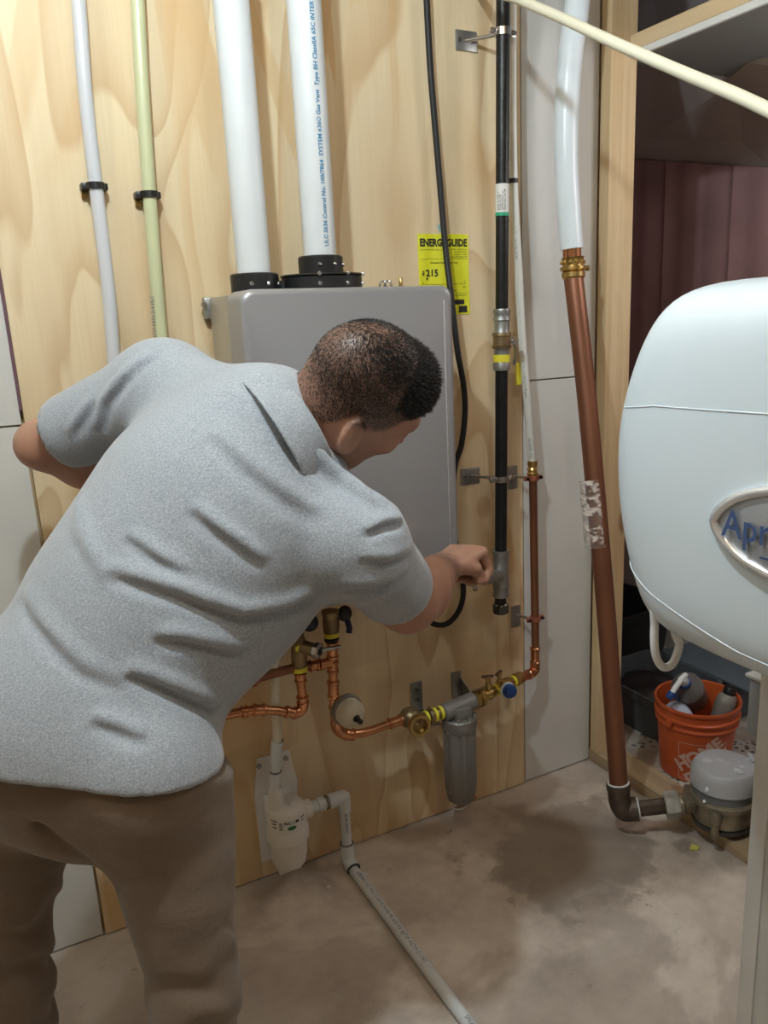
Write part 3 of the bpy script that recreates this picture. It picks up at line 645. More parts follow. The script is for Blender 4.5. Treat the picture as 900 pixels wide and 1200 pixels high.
# vertical copper with union valve at the heater
hv = thing('isolation_valve', 'brass heater valve with a yellow band and black lever, right of the two', 'valve', w(389, 760))
def ladder(t, pairs, m, name, seg=22, **k):
    mb = MB()
    for (a_, b_, prof) in pairs:
        L_ = (b_-a_).length; mb.lathe([(u_*L_, r_) for u_, r_ in prof], a_, b_-a_, seg)
    return mb.build(name, m, t, **k)
ladder(hv, [(w(388.5, 745), w(387.5, 722), [(0, .0155), (.15, .0155), (.2, .0195), (.8, .0205), (1, .0175)]), (w(387.5, 723), w(387, 716), [(0, .020), (1, .0215)])], OLDBRASS, 'valve_body')
MB().lathe([(0, .0178), (.012, .0178)], w(388.5, 746), (0, 0, 1), 22).build('yellow_band', YEL, hv)
MB().lathe([(0, .018), (.006, .018)], w(388.7, 750.5), (0, 0, 1), 22).build('black_band', BLACKP, hv)
kb = w(404, 719, -.12); MB().sphere(kb, .020, (.9, .8, 1), 18).build('knob', BLACKP, hv, label='round black knob'); MB().tube([kb, kb+V3(.004, -.012, -.03), kb+V3(.002, -.014, -.045)], .0075, 10, 4).build('lever', mat('navy_grip', (.015, .02, .06), .4), hv, label='dark navy lever grip')
MB().cyl(kb+V3(-.04, 0, -.004), kb+V3(-.01, 0, -.002), .005, n=10).build('stem', STEEL, hv)
cv = thing('copper_riser', 'vertical copper pipe with pressed joints below the right-hand heater valve', 'pipe', w(391, 812))
MB().cyl(w(391, 815), w(389, 750), .0112).build('copper_run', COPPER, cv)
mb = MB(); pf(mb, w(389.6, 772), w(389.1, 751), .0115); pf(mb, w(391, 818), w(390.4, 797), .0115); pf(mb, w(390.2, 788), w(389.8, 774), .0112); mb.build('press_sleeve', COPPER, cv)
mb = MB(); pf(mb, w(374, 779), w(388, 776), .0112); pf(mb, w(362, 781), w(373, 779), .0112); mb.build('tee_branch', COPPER, cv)
MB().tube([w(372, 779), w(345, 783), w(310, 792), w(290, 800), w(262, 812), w(215, 828)], .0112, 18, 6).build('cold_run', DULLCOPPER, cv, label='darker copper branch going left')
MB().lathe([(-.005, .0155), (.005, .0155)], w(297, 797.5), w(310, 792)-w(290, 800), 18).build('pipe_clip', mat('red_clamp', (.42, .14, .08), .45, .4), cv)
# hot side valve (left)
h2 = thing('isolation_valve', 'brass heater valve with two yellow bands and a chrome nut, left of the two', 'valve', w(350, 765))
ladder(h2, [(w(351, 786), w(350, 746), [(0, .015), (.1, .0185), (.85, .0185), (1, .013)]), (w(350, 747), w(350, 722), [(0, .012), (1, .012)])], OLDBRASS, 'valve_body')
mb = MB(); mb.lathe([(0, .0195), (.011, .0195)], w(351, 786), (0, 0, 1), 22); a_ = w(350, 757); dv = V3(.6, -.75, -.12).normalized(); mb.lathe([(-.004, .0185), (.004, .0185)], a_+dv*.006, dv, 22); mb.build('yellow_band', YEL, h2)
mb = MB(); mb.cyl(a_-dv*.01, a_+dv*.045, .0165); mb.build('side_port', OLDBRASS, h2)
mb = MB(); mb.lathe([(0, .019), (.004, .021), (.013, .021), (.015, .017)], a_+dv*.042, dv, 8); o = mb.build('port_nut', STEEL, h2, label='chrome nut'); mb = MB(); mb.cyl(a_+dv*.055, a_+dv*.0595, .009, n=14); mb.build('port_plug', INK, o)
mb = MB(); mb.tube([a_+dv*.05+V3(.01, 0, 0), a_+dv*.05+V3(.035, .0, -.002), a_+dv*.05+V3(.06, .006, -.006)], .005, 8, 4); mb.build('port_lever', STEEL, h2)
kb = w(363, 730, -.13); MB().sphere(kb, .021, (1, .8, 1), 18).build('knob', mat('navy_knob', (.012, .016, .04), .4), h2, label='dark round knob'); MB().cyl(kb, w(351, 738), .006, n=10).build('stem', OLDBRASS, h2)
h3 = thing('copper_return', 'bright copper pipe turning left below the left-hand heater valve', 'pipe', w(354, 830))
MB().tube([w(351.5, 786), w(353, 805), w(355, 822), w(352, 832), w(342, 836), w(325, 833), w(300, 832), w(275, 836), w(250, 842), w(210, 852)], .0112, 18, 6).build('copper_run', COPPER, h3)
mb = MB(); pf(mb, w(352.4, 799), w(351.6, 788), .0112); pf(mb, w(355, 824), w(354.3, 815), .0115); pf(mb, w(347, 836), w(334, 834), .0115); pf(mb, w(311, 832), w(296, 832), .0115); pf(mb, w(290, 833.5), w(283, 835), .0115); mb.tube([w(355, 821), w(353.5, 831), w(345, 836)], .0142, 18, 5); mb.build('press_sleeve', COPPER, h3)
# white gauge / expansion bulb
gb = thing('pressure_gauge', 'cream round gauge bulb with a black tip in a clear ring', 'gauge', w(406, 838))
nG = V3(.12, -1, -.12).normalized(); g0 = w(403, 829)
MB().lathe([(.002, .020), (.003, .040), (.012, .042), (.018, .041), (.018, .035)], g0, nG, 32).build('clear_ring', mat('clear_plastic', (.45, .42, .38), .15, trans=.6), gb, label='clear plastic ring')
MB().lathe([(.010, .034), (.030, .036), (.044, .033), (.054, .024), (.058, .010)], g0, nG, 28).build('bulb', mat('cream_gauge', (.66, .60, .47), .3), gb, label='cream bulb')
MB().lathe([(.054, .0105), (.062, .0085), (.064, .006), (.078, .0065), (.080, .004)], g0, nG, 16).build('tip', BLACKP, gb, label='black tip')
MB().cyl(w(391.5, 826), g0+nG*.004, .010).build('gauge_stem', OLDBRASS, gb)

# ================================================================== condensate line, neutralizer, drain
NX, NY = .545, -.075
cdp = thing('condensate_pipe', 'thin cream plastic drain pipe dropping from the heater to the white neutralizer', 'pipe', (.525, -.085, .34))
c_top = V3(.548, -.12, HZ0+.004); c_mid = at(325, 872, y=-.085); c_low = at(322.5, 922, y=-.08)
MB().tube([c_top, V3(.543, -.115, .72), at(325, 873, y=-.085)], .0108, 18, 1).build('tubing', CREAM, cdp)
ladder(cdp, [(at(323.5, 893, y=-.083), at(325, 868, y=-.085), [(0, .0145), (1, .0145)]), (at(322, 925, y=-.08), at(323.5, 893, y=-.083), [(0, .013), (.5, .013), (.52, .0115), (1, .0115)])], PVC, 'coupling')
mb = MB(); mb.torus(at(325, 868.5, y=-.085), (0, 0, 1), .0133, .0012, 24, 6); mb.torus(at(323.2, 904, y=-.083), (0, 0, 1), .0128, .0012, 24, 6); mb.build('joint_line', INK, cdp)
nt_ = thing('condensate_neutralizer', 'white plastic neutralizer canister strapped low on the plywood', 'canister', (NX, NY, .045))
NW = mat('neutralizer_white', (.78, .76, .72), .4)
zt = .262; 
MB().lathe([(.075-.075, .012), (.004, .030), (.012, .040), (.040, .045), (.118-.03, .046)], (NX, NY, .070), (0, 0, 1), 36).build('bowl', NW, nt_)
MB().lathe([(0, .050), (.003, .053), (.030, .053), (.034, .050)], (NX, NY, .150), (0, 0, 1), 40).build('clamp_ring', NW, nt_)
cp_ = MB().lathe([(0, .0485), (.050, .0485), (.058, .044), (.064, .030), (.068, .018)], (NX, NY, .184), (0, 0, 1), 40).build('cap', NW, nt_)
mb = MB(); mb.lathe([(0, .011), (.016, .011), (.018, .008)], (NX+.012, NY-.018, .240), (0, 0, 1), 16); mb.build('vent_plug', NW, cp_)
MB().lathe([(0, .0185), (.03, .0185), (.032, .0165), (.055, .0155)], (c_low.x, NY-.003, .243), (0, 0, 1), 24).build('inlet_socket', NW, nt_)
mb = MB(); mb.prism([(NX-.054, -.004, .05), (NX+.03, -.004, .05), (NX+.040, -.004, .08), (NX+.060, -.004, .25), (NX+.045, -.004, .345), (NX-.040, -.004, .345), (NX-.055, -.004, .25)], (0, .0034, 0)); mb.box((NX-.035, NY, .115), (NX+.035, -.003, .24), .004); mb.box((NX-.03, -.075, .047), (NX+.03, -.003, .085), .003); mb.build('mounting_plate', NW, nt_)
mb = MB(); 
for x in (NX-.038, NX+.034): mb.hexa((x, -.004, .325), (x, -.0085, .325), .007)
mb.build('plate_screw', ZINC, nt_)
vN = V3(CAM.x-NX, CAM.y-NY, 0).normalized()
def ntx(s, arc, z, size, **k):
    a_ = arc/.0485; q = V3(vN.x*math.cos(a_)-vN.y*math.sin(a_), vN.x*math.sin(a_)+vN.y*math.cos(a_), 0)
    return text_obj('print', s, size, k.get('m', INK), nt_, V3(NX, NY, z)+q*.0485, V3(0, 0, 1).cross(q), (0, 0, 1), wrap=((NX, NY, 0), (0, 0, 1), .0485), bold=k.get('bold', .0003), align='CENTER')
ntx('NC-1M', .012, .214, .0125); ntx('Caution', -.034, .222, .006); ntx('Refill', -.034, .213, .006); ntx('media', -.034, .204, .006); ntx('Check', .044, .220, .006); ntx('pH', .044, .211, .006)
mb = MB()
F_ = frame(V3(0, 0, 1)); rows = []
def cyl_patch(mb, R_, arc0, arc1, z0, z1, ell=False, n=14):
    pts = []
    if ell:
        for i in range(24):
            t_ = 2*math.pi*i/24; pts.append(((arc0+arc1)/2+(arc1-arc0)/2*math.cos(t_), (z0+z1)/2+(z1-z0)/2*math.sin(t_)))
    else: pts = [(arc0, z0), ((arc0+arc1)/2, z0), (arc1, z0), (arc1, z1), ((arc0+arc1)/2, z1), (arc0, z1)]
    def P_(a_, z, r_): a_ = a_/.0485; return V3(NX+(vN.x*math.cos(a_)-vN.y*math.sin(a_))*r_, NY+(vN.x*math.sin(a_)+vN.y*math.cos(a_))*r_, z)
    c = mb.bm.verts.new(P_(sum(p[0] for p in pts)/len(pts), sum(p[1] for p in pts)/len(pts), R_)); vs = [mb.bm.verts.new(P_(*p, R_)) for p in pts]
    for i in range(len(vs)): mb.bm.faces.new((c, vs[i], vs[(i+1) % len(vs)]))
cyl_patch(mb, .0489, .0, .023, .198, .209, True); mb.build('badge', mat('green_badge', (.02, .16, .06), .4), nt_, label='green oval badge')
mb = MB()
for k in range(4): cyl_patch(mb, .0489, -.020, -.011, .200+k*.0055, .203+k*.0055)
mb.build('small_print', GREYINK, nt_)
dr = thing('drain_pipe', 'white plastic drain leaving the neutralizer, dropping and running across the floor', 'pipe', (.70, -.09, .0))
DY = -.078; DX = .70; FZ = .0137
MB().lathe([(0, .0225), (.004, .0235), (.022, .0235), (.024, .018)], (NX+.04, DY, .212), (1, 0, 0), 24).build('outlet_socket', NW, dr)
MB().tube([(NX+.05, DY, .212), (.62, DY, .212), (DX-.02, DY, .212)], .0145, 20).build('stub', PVC, dr)
mb = MB(); mb.lathe([(0, .0178), (.018, .0178)], (.628, DY, .212), (1, 0, 0), 24); mb.lathe([(0, .0185), (.014, .0185)], (.658, DY, .212), (1, 0, 0), 24); mb.tube([(.672, DY, .212), (DX-.004, DY, .212), (DX, DY, .207), (DX, DY, .172)], .0178, 22, 5); mb.build('elbow', PVC, dr)
mb = MB(); mb.torus((.652, DY, .212), (1, 0, 0), .0165, .0022, 24, 8); mb.build('sealant_ring', OLDBRASS, dr)
MB().cyl((DX, DY, .19), (DX, DY, .06), .0138, n=24).build('drop', PVC, dr)
mb = MB(); mb.tube([(DX, DY, .075), (DX, DY, .045), (DX, DY-.006, .026), (DX, DY-.035, .0185)], .0178, 22, 5); mb.build('elbow', PVC, dr)
FP0, FP1 = V3(DX, DY-.035, FZ+.001), V3(.697, -3.2, FZ)
MB().tube([FP0+V3(0, .01, 0), FP0, lerp(FP0, FP1, .3), FP1], .0136, 24).build('floor_run', PVC, dr)
mb = MB(); mb.torus((DX, DY, .0745), (0, 0, 1), .0165, .0016, 24, 6); mb.torus((DX, DY-.036, .0187), (0, 1, .3), .0165, .0022, 24, 6); mb.build('joint_line', INK, dr)
ax = (FP1-FP0).normalized(); nv = V3(.62, 0, .78).normalized(); 
for k in range(3):
    q = FP0+ax*(.03+k*.52); n2 = V3(-.35, 0, .94).normalized()
    text_obj('print', 'SPEARS 1/2" PVC-1120 SCH 40 PR 600 PSI @73F ASTM D1785', .0135, GREYINK, dr, q+n2*.0136, ax, n2.cross(ax), wrap=(FP0, ax, .0136))
q = V3(DX, DY, .10); n2 = V3(CAM.x-DX, CAM.y-DY, 0).normalized(); text_obj('print', '40 PR 600 PSI', .010, GREYINK, dr, V3(DX, DY, .17)+n2*.0138, (0, 0, -1), n2.cross(V3(0, 0, -1)), wrap=((DX, DY, 0), (0, 0, -1), .0138))
for (px, py, s_) in ((385, 1041, .005), (427, 1027, .0075)):
    p = at(px, py, z=0); tag(MB().box((p.x-s_, p.y-s_*.8, 0.0002), (p.x+s_, p.y+s_*.8, s_*1.3), .001).build('plastic_chip', PVC), 'small white plastic offcut on the floor '+('near the neutralizer' if px < 400 else 'against the floor drain pipe'), 'debris')
p = at(814, 995, z=0); mb = MB(); mb.prism([p+V3(-.014, .004, .001), p+V3(.0, -.01, .001), p+V3(.014, -.004, .001), p+V3(.006, .016, .001)], (0, 0, .004)); tag(mb.build('tape_scrap', mat('pale_yellow', (.7, .68, .15), .6), smooth=False), 'crumpled bit of pale yellow tape on the floor below the water meter', 'tape')
# ================================================================== big water main at the right
mp_ = thing('water_main', 'large water pipe at the partition, white plastic above, brown copper below, leaning down to the meter', 'pipe', V3(1.40, -.35, .04))
BLUEW = mat('blue_white_plastic', (.80, .88, .94), .3, trans=.0, noise=.04, scale=6)
U = [at(681, -60, y=-.09), at(677, 0, y=-.09), at(668, 70, y=-.09), at(664, 140, y=-.09), at(664, 200, y=-.092), at(667, 250, y=-.095), at(670, 292, y=-.10)]
MB().tube(U, .0300, 28, 6).build('plastic_run', BLUEW, mp_, label='bluish-white plastic upper length')
c0 = at(671.5, 326, y=-.106); c1 = U[-1]; MB().cyl(at(670.5, 304, y=-.10), c1-V3(0, 0, -.004), .0235, n=28).build('copper_collar', COPPER, mp_)
b0 = at(672, 327, y=-.106); b1 = at(671, 302, y=-.102); L_ = (b1-b0).length
bc = MB().lathe([(0, .026), (L_*.08, .030), (L_*.3, .030), (L_*.36, .026), (L_*.42, .033), (L_*.56, .033), (L_*.6, .027), (L_*.92, .027), (L_, .030)], b0, b1-b0, 28).build('brass_coupling', BRASS, mp_, label='bright brass coupling')
mb = MB(); am = lerp(b0, b1, .78); 
for k in range(10):
    a_ = 2*math.pi*k/10; mb.sphere(am+V3(math.cos(a_)*.0265, math.sin(a_)*.0265, 0), .0062, (1, 1, 1), 8)
mb.build('crimp_bump', BRASS, bc, split=False)['kind'] = 'stuff'
mb = MB(); q = lerp(b0, b1, .5); mb.cyl(q+V3(.028, -.004, 0), q+V3(.042, -.006, 0), .005); mb.hexa(q+V3(.038, -.006, 0), q+V3(.044, -.007, 0), .008); mb.build('coupling_screw', BRASS, bc)
K = [at(672, 325, y=-.106), at(686, 450, y=-.16), at(700, 600, y=-.225), at(712, 740, y=-.28), at(725.5, 925, y=-.343)]
CB = mat('brown_copper', (.30, .125, .07), .42, .55, noise=.3, scale=9, stretch=(1, 1, .2), bump=.1, bscale=40)
MB().tube(K, .0250, 28, 6).build('copper_run', CB, mp_, label='dull brown copper lower length')
# crinkled clear tape
T0_, T1_ = at(697.5, 642, y=-.243), at(691, 563, y=-.209); L_ = (T1_-T0_).length
TAPE = NT('clear_tape'); TAPE.b.inputs['Base Color'].default_value = (.8, .72, .66, 1); TAPE.b.inputs['Roughness'].default_value = .2
n_ = TAPE.ramp(TAPE.noise(TAPE.coord((1, 1, 2)), 45, 3), [(.45, .12), (.6, .85)]); TAPE.l(n_, TAPE.b.inputs['Alpha']); TAPE.bump(TAPE.noise(TAPE.coord((1, 1, 3)), 70, 3), .8, .004)
mb = MB(); prev = None; ax_ = (T1_-T0_).normalized(); Ft = frame(ax_)
for j in range(15):
    ring = [mb.bm.verts.new(T0_+ax_*(L_*j/14)+Ft @ V3(math.cos(i*.2618)*(.0255+random.uniform(0, .0022)), math.sin(i*.2618)*(.0255+random.uniform(0, .0022)), 0)) for i in range(24)]
    if prev: mb.skin(prev, ring)
    prev = ring
mb.build('tape_wrap', TAPE.M, mp_, label='crinkled clear tape')
# elbow and meter
EL = mat('old_bronze', (.15, .115, .09), .5, .6, noise=.4, scale=30, bump=.3, bscale=120)
e0 = K[-1]; e0 = at(725, 924, y=-.343); ec = at(727.5, 950, y=-.352); MD = V3(.80, -.60, .02).normalized(); MC = V3(1.618, -.500, .118)
MD = V3(MC.x-ec.x, MC.y-ec.y, MC.z-ec.z-.0).normalized()
mb = MB(); mb.tube([e0+V3(0, 0, .012), e0, lerp(e0, ec, .6), ec+MD*.012, ec+MD*.040], .0300, 24, 6); mb.lathe([(0, .033), (.016, .033)], e0+V3(0, 0, -.002), (K[-2]-K[-1]), 24); mb.lathe([(.030, .033), (.044, .033)], ec, MD, 24); mb.build('elbow', EL, mp_, label='dark bronze elbow')
mb = MB(); mb.torus(e0+(K[-2]-K[-1]).normalized()*.016, K[-2]-K[-1], .0270, .0028, 28, 8); mb.build('solder_ring', WHITEP, mp_)
mb = MB(); mb.torus(ec+MD*.046, MD, .0270, .0028, 28, 8); mb.build('solder_ring', WHITEP, mp_)
wm = thing('water_meter', 'bronze water meter with a grey dome register over the bottom plate of the stud partition', 'meter', V3(MC.x, MC.y, .04))
NPT = mat('meter_nut', (.55, .53, .48), .5, .4, noise=.35, scale=35, bump=.4, bscale=90)
MBR = mat('meter_bronze', (.34, .29, .21), .5, .5, noise=.45, scale=16, bump=.5, bscale=70)
MB().lathe([(.046, .0215), (.13, .0215), (.131, .018), (.16, .018)], ec, MD, 8).build('tail_pipe', EL, wm)
MB().lathe([(.118, .034), (.122, .037), (.150, .037), (.156, .033)], ec, MD, 6).build('coupling_nut', NPT, wm, label='scuffed pale coupling nut')
mb = MB(); mb.lathe([(.15, .026), (.165, .029), (.17, .023), (.19, .026), (.24, .045)], ec, MD, 24, caps=True)
mb.lathe([(-.052, .060), (-.045, .078), (-.02, .082), (.004, .082), (.008, .088), (.020, .088), (.026, .080)], MC, (0, 0, 1), 40)
body = mb.build('meter_body', MBR, wm)
mb = MB(); 
for a_ in (-150, -60, 30, 120):
    a_ = math.radians(a_); p = MC+V3(math.cos(a_)*.086, math.sin(a_)*.086, -.01); mb.lathe([(-.058, .007), (-.050, .0125), (-.038, .0125), (-.034, .010), (-.012, .010), (-.008, .016), (.016, .017), (.024, .012)], p, (0, 0, 1), 12)
mb.build('body_bolt', MBR, body)
MB().lathe([(-.068, .055), (-.064, .076), (-.052, .078), (-.050, .070)], MC, (0, 0, 1), 36).build('bottom_plate', mat('meter_base', (.06, .05, .045), .6), wm, label='dark bottom plate')
REG = mat('meter_grey', (.44, .45, .48), .42, noise=.06, scale=20); REGD = mat('meter_dark_grey', (.17, .18, .19), .45)
MB().lathe([(.022, .070), (.024, .079), (.056, .081)], MC, (0, 0, 1), 40).build('register_base', REGD, wm, label='dark grey register base')
rg = MB().lathe([(.052, .0855), (.054, .0875), (.092, .085), (.104, .078), (.108, .074), (.110, .068), (.114, .030), (.114, .001)], MC, (0, 0, 1), 48).build('register_lid', REG, wm, label='pale grey domed lid')
mb = MB()
for k in range(10):
    a_ = random.uniform(0, 6.28); r_ = random.uniform(.006, .05); mb.sphere(MC+V3(math.cos(a_)*r_, math.sin(a_)*r_, .1125), random.uniform(.006, .013), (1.4, .9, .18), 8, Matrix.Rotation(a_, 3, 'Z'))
mb.build('dust_patch', mat('dust', (.52, .53, .55), .7), rg, split=False, label='dusty smears')['kind'] = 'stuff'
hd_ = V3(.62, -.2, 0).normalized(); q = MC+hd_*.078+V3(0, 0, .108)
mb = MB(); mb.cyl(q+V3(-.012, -.018, 0), q+V3(.012, .018, 0), .0085); mb.box(q-V3(.028, .008, .006), q+V3(.004, .008, .004), .002); mb.build('lid_hinge', REG, wm)
mb = MB(); q2 = MC+V3(-.084, -.018, .066); mb.sphere(q2, .006, (1, 1, 1.5), 10); mb.build('seal', WHITEP, wm); mb = MB(); mb.sphere(q2+V3(-.002, .004, -.035), .005, (1, 1, 1), 10); mb.build('seal', WHITEP, wm)
mb = MB(); f0 = MC+V3(-.07, .05, .018); mb.prism([MC+V3(-.055, .085, .012), MC+V3(-.105, .045, .012), MC+V3(-.115, .010, .012), MC+V3(-.06, .0, .012)], (0, 0, .010)); mb.build('cast_lug', MBR, body)
# outlet of the meter running on toward the camera side, hidden behind the duct
MB().tube([MC+MD*.07, MC+MD*.14, MC+MD*.26], .024, 20).build('outlet_pipe', EL, wm)

# ================================================================== furnace duct and humidifier in the foreground
DX0, DYF = 1.0, -1.068
dt = thing('supply_duct', 'tall galvanized sheet-metal duct at the right edge in front', 'duct', (DX0+.25, -1.4, 0))
mb = MB(); mb.box((DX0, -1.75, 0), (DX0+.5, DYF, 1.62), .003); mb.build('duct_wall', GALV, dt)
mb = MB(); mb.box((DX0-.003, DYF-.028, 0), (DX0+.0005, DYF+.001, .955), .001); mb.build('corner_seam', GALV, dt)
mb = MB(); mb.box((DX0+.02, DYF, .735), (DX0+.4, DYF+.040, .835), .004); sc_ = mb.build('side_box', mat('dull_sheet', (.30, .31, .32), .5, .5), dt, label='small dull grey metal box')
mb = MB(); mb.box((DX0+.015, DYF-.0, .832), (DX0+.4, DYF+.045, .838), .002); mb.build('box_flange', mat('bright_sheet', (.7, .71, .72), .35, .6), sc_, label='bright folded flange')
hm = thing('humidifier', 'large white whole-house humidifier with a curved cover on the duct', 'humidifier', (.85, -1.23, .93))
HW = mat('humidifier_white', (.66, .75, .82), .32, coat=.15)
# cover: lofted shell, y from far edge to near edge, z bottom to top, bulging to -x
YF, YN = -1.035, -1.50; ZB, ZT = 1.005, 1.430
def half(v):      # half-width in y at height parameter v (0..1): widest in the middle
    t = 2*v-1.06; return 1-(.40 if t > 0 else .27)*abs(t)**2.0
ny, nz = 44, 44; mb = MB(); grid = []
yc, hw = (YF+YN)/2, (YF-YN)/2
def face_x(u, v):
    a_ = abs(2*u-1); b_ = abs(2*v-1)
    rim = (1-a_**8)*(1-b_**12)
    return .815 - .115*(max(rim, 0)**.42) - .022*(1-a_**2) - .010*(1-b_**2)
for i in range(nz+1):
    v = i/nz; v = .5-.5*math.cos(math.pi*v); row = []
    for j in range(ny+1):
        u = j/ny; u = .5-.5*math.cos(math.pi*u); z = ZB+(ZT-ZB)*v
        y = yc+(2*u-1)*hw*half(v)
        # corners rounded: pull in top and bottom rows near far/near edges
        a_ = abs(2*u-1); zz = (ZB+ZT)/2+(z-(ZB+ZT)/2)*(1-.05*a_**6)
        row.append(mb.bm.verts.new((face_x(u, v), y, zz)))
    grid.append(row)
for i in range(nz):
    for j in range(ny): mb.bm.faces.new((grid[i][j], grid[i][j+1], grid[i+1][j+1], grid[i+1][j]))
loop = grid[0][:] + [grid[i][ny] for i in range(1, nz)] + grid[nz][::-1] + [grid[i][0] for i in range(nz-1, 0, -1)]
back = [mb.bm.verts.new((.985, v.co.y*.985+yc*.015, v.co.z*.97+.03*1.18)) for v in loop]; mb.skin(loop, back); mb.bm.faces.new(back)
cvr = mb.build('cover', HW, hm, angle=60)
# moulded step lines on the cover
def on_face(y, z):
    v = min(max((z-ZB)/(ZT-ZB), 0), 1); u = min(max(((y-yc)/(hw*half(v))+1)/2, 0), 1); return V3(face_x(u, v), y, z)
def line_on(pts, r, m, name, lab=None):
    P = []
    for (ya, za), (yb, zb_) in zip(pts, pts[1:]):
        for k in range(10): P.append(on_face(ya+(yb-ya)*k/10, za+(zb_-za)*k/10))
    P.append(on_face(*pts[-1])); MB().tube(P, r, 8).build(name, m, cvr, label=lab)
line_on([(-1.085, 1.288), (-1.15, 1.296), (-1.3, 1.300), (-1.45, 1.300)], .0008, HW, 'moulded_line')
line_on([(-1.07, 1.10), (-1.15, 1.072), (-1.28, 1.045), (-1.42, 1.035)], .0008, HW, 'moulded_line')
mb = MB(); BY, BZ, BR, BH = -1.350, 1.186, .098, .045
ELP = [(math.cos(2*math.pi*k/40)*BR, math.sin(2*math.pi*k/40)*BH*(1 if True else 1)) for k in range(40)]
def lens(k, s_=1): a_ = 2*math.pi*k/40; c, n_ = math.cos(a_), math.sin(a_); return (BY+c*BR*s_, BZ+math.copysign(abs(n_)**1.25, n_)*BH*s_)
P = [on_face(*lens(k))+V3(-.003, 0, 0) for k in range(40)]
prev = None; rings = []
for k in range(40):
    t_ = (P[(k+1) % 40]-P[k-1]).normalized(); Fm = frame(t_, (1, 0, 0)); rings.append(mb.ring(P[k], Fm, .0055, 10))
for k in range(40): 
    A, B = rings[k], rings[(k+1) % 40]; off = min(range(10), key=lambda o: (A[0].co-B[o].co).length); B2 = B[off:]+B[:off]
    for i in range(10): mb.bm.faces.new((A[i], A[(i+1) % 10], B2[(i+1) % 10], B2[i]))
mb.build('badge_rim', mat('chrome_rim', (.8, .81, .83), .15, .7), cvr, label='raised bright oval rim')
mb = MB(); c_ = mb.bm.verts.new(on_face(BY, BZ)+V3(-.006, 0, 0)); R1 = [mb.bm.verts.new(on_face(*lens(k, .97))+V3(-.002, 0, 0)) for k in range(40)]; R2 = [mb.bm.verts.new(on_face(*lens(k, .6))+V3(-.0055, 0, 0)) for k in range(40)]
for k in range(40): mb.bm.faces.new((R1[k], R1[(k+1) % 40], R2[(k+1) % 40], R2[k])); mb.bm.faces.new((R2[k], R2[(k+1) % 40], c_))
mb.build('badge', mat('badge_silver', (.42, .44, .47), .3, .5), cvr, label='silver oval badge')
o = text_obj('lettering', 'Aprilaire', .041, mat('badge_ink', (.05, .09, .22), .4), cvr, on_face(-1.266, 1.174)+V3(-.0075, 0, 0), (0, -1, 0), (0, 0, 1), bold=.0004, sx=.92, label='dark blue lettering')
mb = MB(); mb.box((.7-.0, -1.312, 1.159), (.702, -1.39, 1.161)); 
for v in mb.bm.verts: v.co.x = on_face(v.co.y, v.co.z).x-.0065+(.0008 if v.co.x > .701 else 0)
mb.build('underline', mat('badge_ink', (0, 0, 0)), cvr)
# drain hose loop
hz = lambda px, py: at(px, py, y=-1.14)
MB().tube([V3(.80, -1.115, 1.0), hz(772, 705), hz(767, 735), hz(768, 765), hz(776, 781), hz(788, 778), hz(796, 757), hz(797, 735), V3(.86, -1.14, 1.0)], .0052, 14, 8).build('drain_hose', WHITEP, hm, label='looped white drain hose')
# cream line crossing the top right
P = [at(535, -34, d=1.86)+V3(-.03, .02, .5), at(535, -34, d=1.86)+V3(-.02, .01, .12), at(560, -22, d=1.80), at(610, 0, d=1.62), at(660, 22, d=1.50), at(720, 50, d=1.37), at(800, 85, d=1.24), at(860, 110, d=1.15), at(905, 131, d=1.09), at(935, 146, d=1.045)]
tag(MB().tube(P, .0092, 18, 6).build('supply_tubing', mat('cream_tubing', (.72, .69, .55), .4)), 'cream plastic tubing slanting across the upper right in front of the stud', 'tube')

# ================================================================== bucket, spray bottle and totes past the studs
ORA = mat('bucket_orange', (.62, .115, .03), .38, noise=.08, scale=5)
BC = V3(1.835, -.205, .0005)
bk = thing('bucket', 'orange plastic bucket with pale lettering on its side, beyond the bottom plate', 'bucket', BC)
prof = [(.0, .098), (.002, .104), (.165, .117), (.172, .124), (.176, .124), (.180, .119), (.192, .1195), (.196, .127), (.201, .127), (.205, .121), (.222, .122), (.228, .128), (.236, .129), (.240, .127), (.238, .1215), (.20, .118), (.012, .100), (.008, .001)]
MB().lathe(prof, BC, (0, 0, 1), 56, caps=True).build('bucket_shell', ORA, bk)
mb = MB(); lug = V3(-.62, -.05, 0).normalized()
for s_ in (1, -1): mb.cyl(BC+lug*s_*.118+V3(0, 0, .19), BC+lug*s_*.135+V3(0, 0, .19), .012)
mb.build('handle_lug', ORA, bk)
mb = MB(); hp = [BC+lug*.130+V3(0, 0, .19)]+[BC+lug*.137*math.cos(t_)+V3(.05, -.1, 0).normalized().cross(V3(0, 0, 1))*0+V3(.085, .11, 0)*math.sin(t_)+V3(0, 0, .19-.055*math.sin(t_)) for t_ in [math.pi*k/12 for k in range(1, 12)]]+[BC-lug*.130+V3(0, 0, .19)]
mb.tube(hp, .0022, 8, 2); mb.build('bail_handle', BLKIRON, bk)
bN = V3(CAM.x-BC.x, CAM.y-BC.y, 0).normalized(); RB = .1085
def bpt(arc, z, r_off=.0006):
    r_ = .104+(.117-.104)*(z/.165)+r_off; a_ = arc/.11; return BC+V3((bN.x*math.cos(a_)-bN.y*math.sin(a_))*r_, (bN.x*math.sin(a_)+bN.y*math.cos(a_))*r_, z)
PALE = mat('pale_print', (.72, .50, .42), .5)
mb = MB()
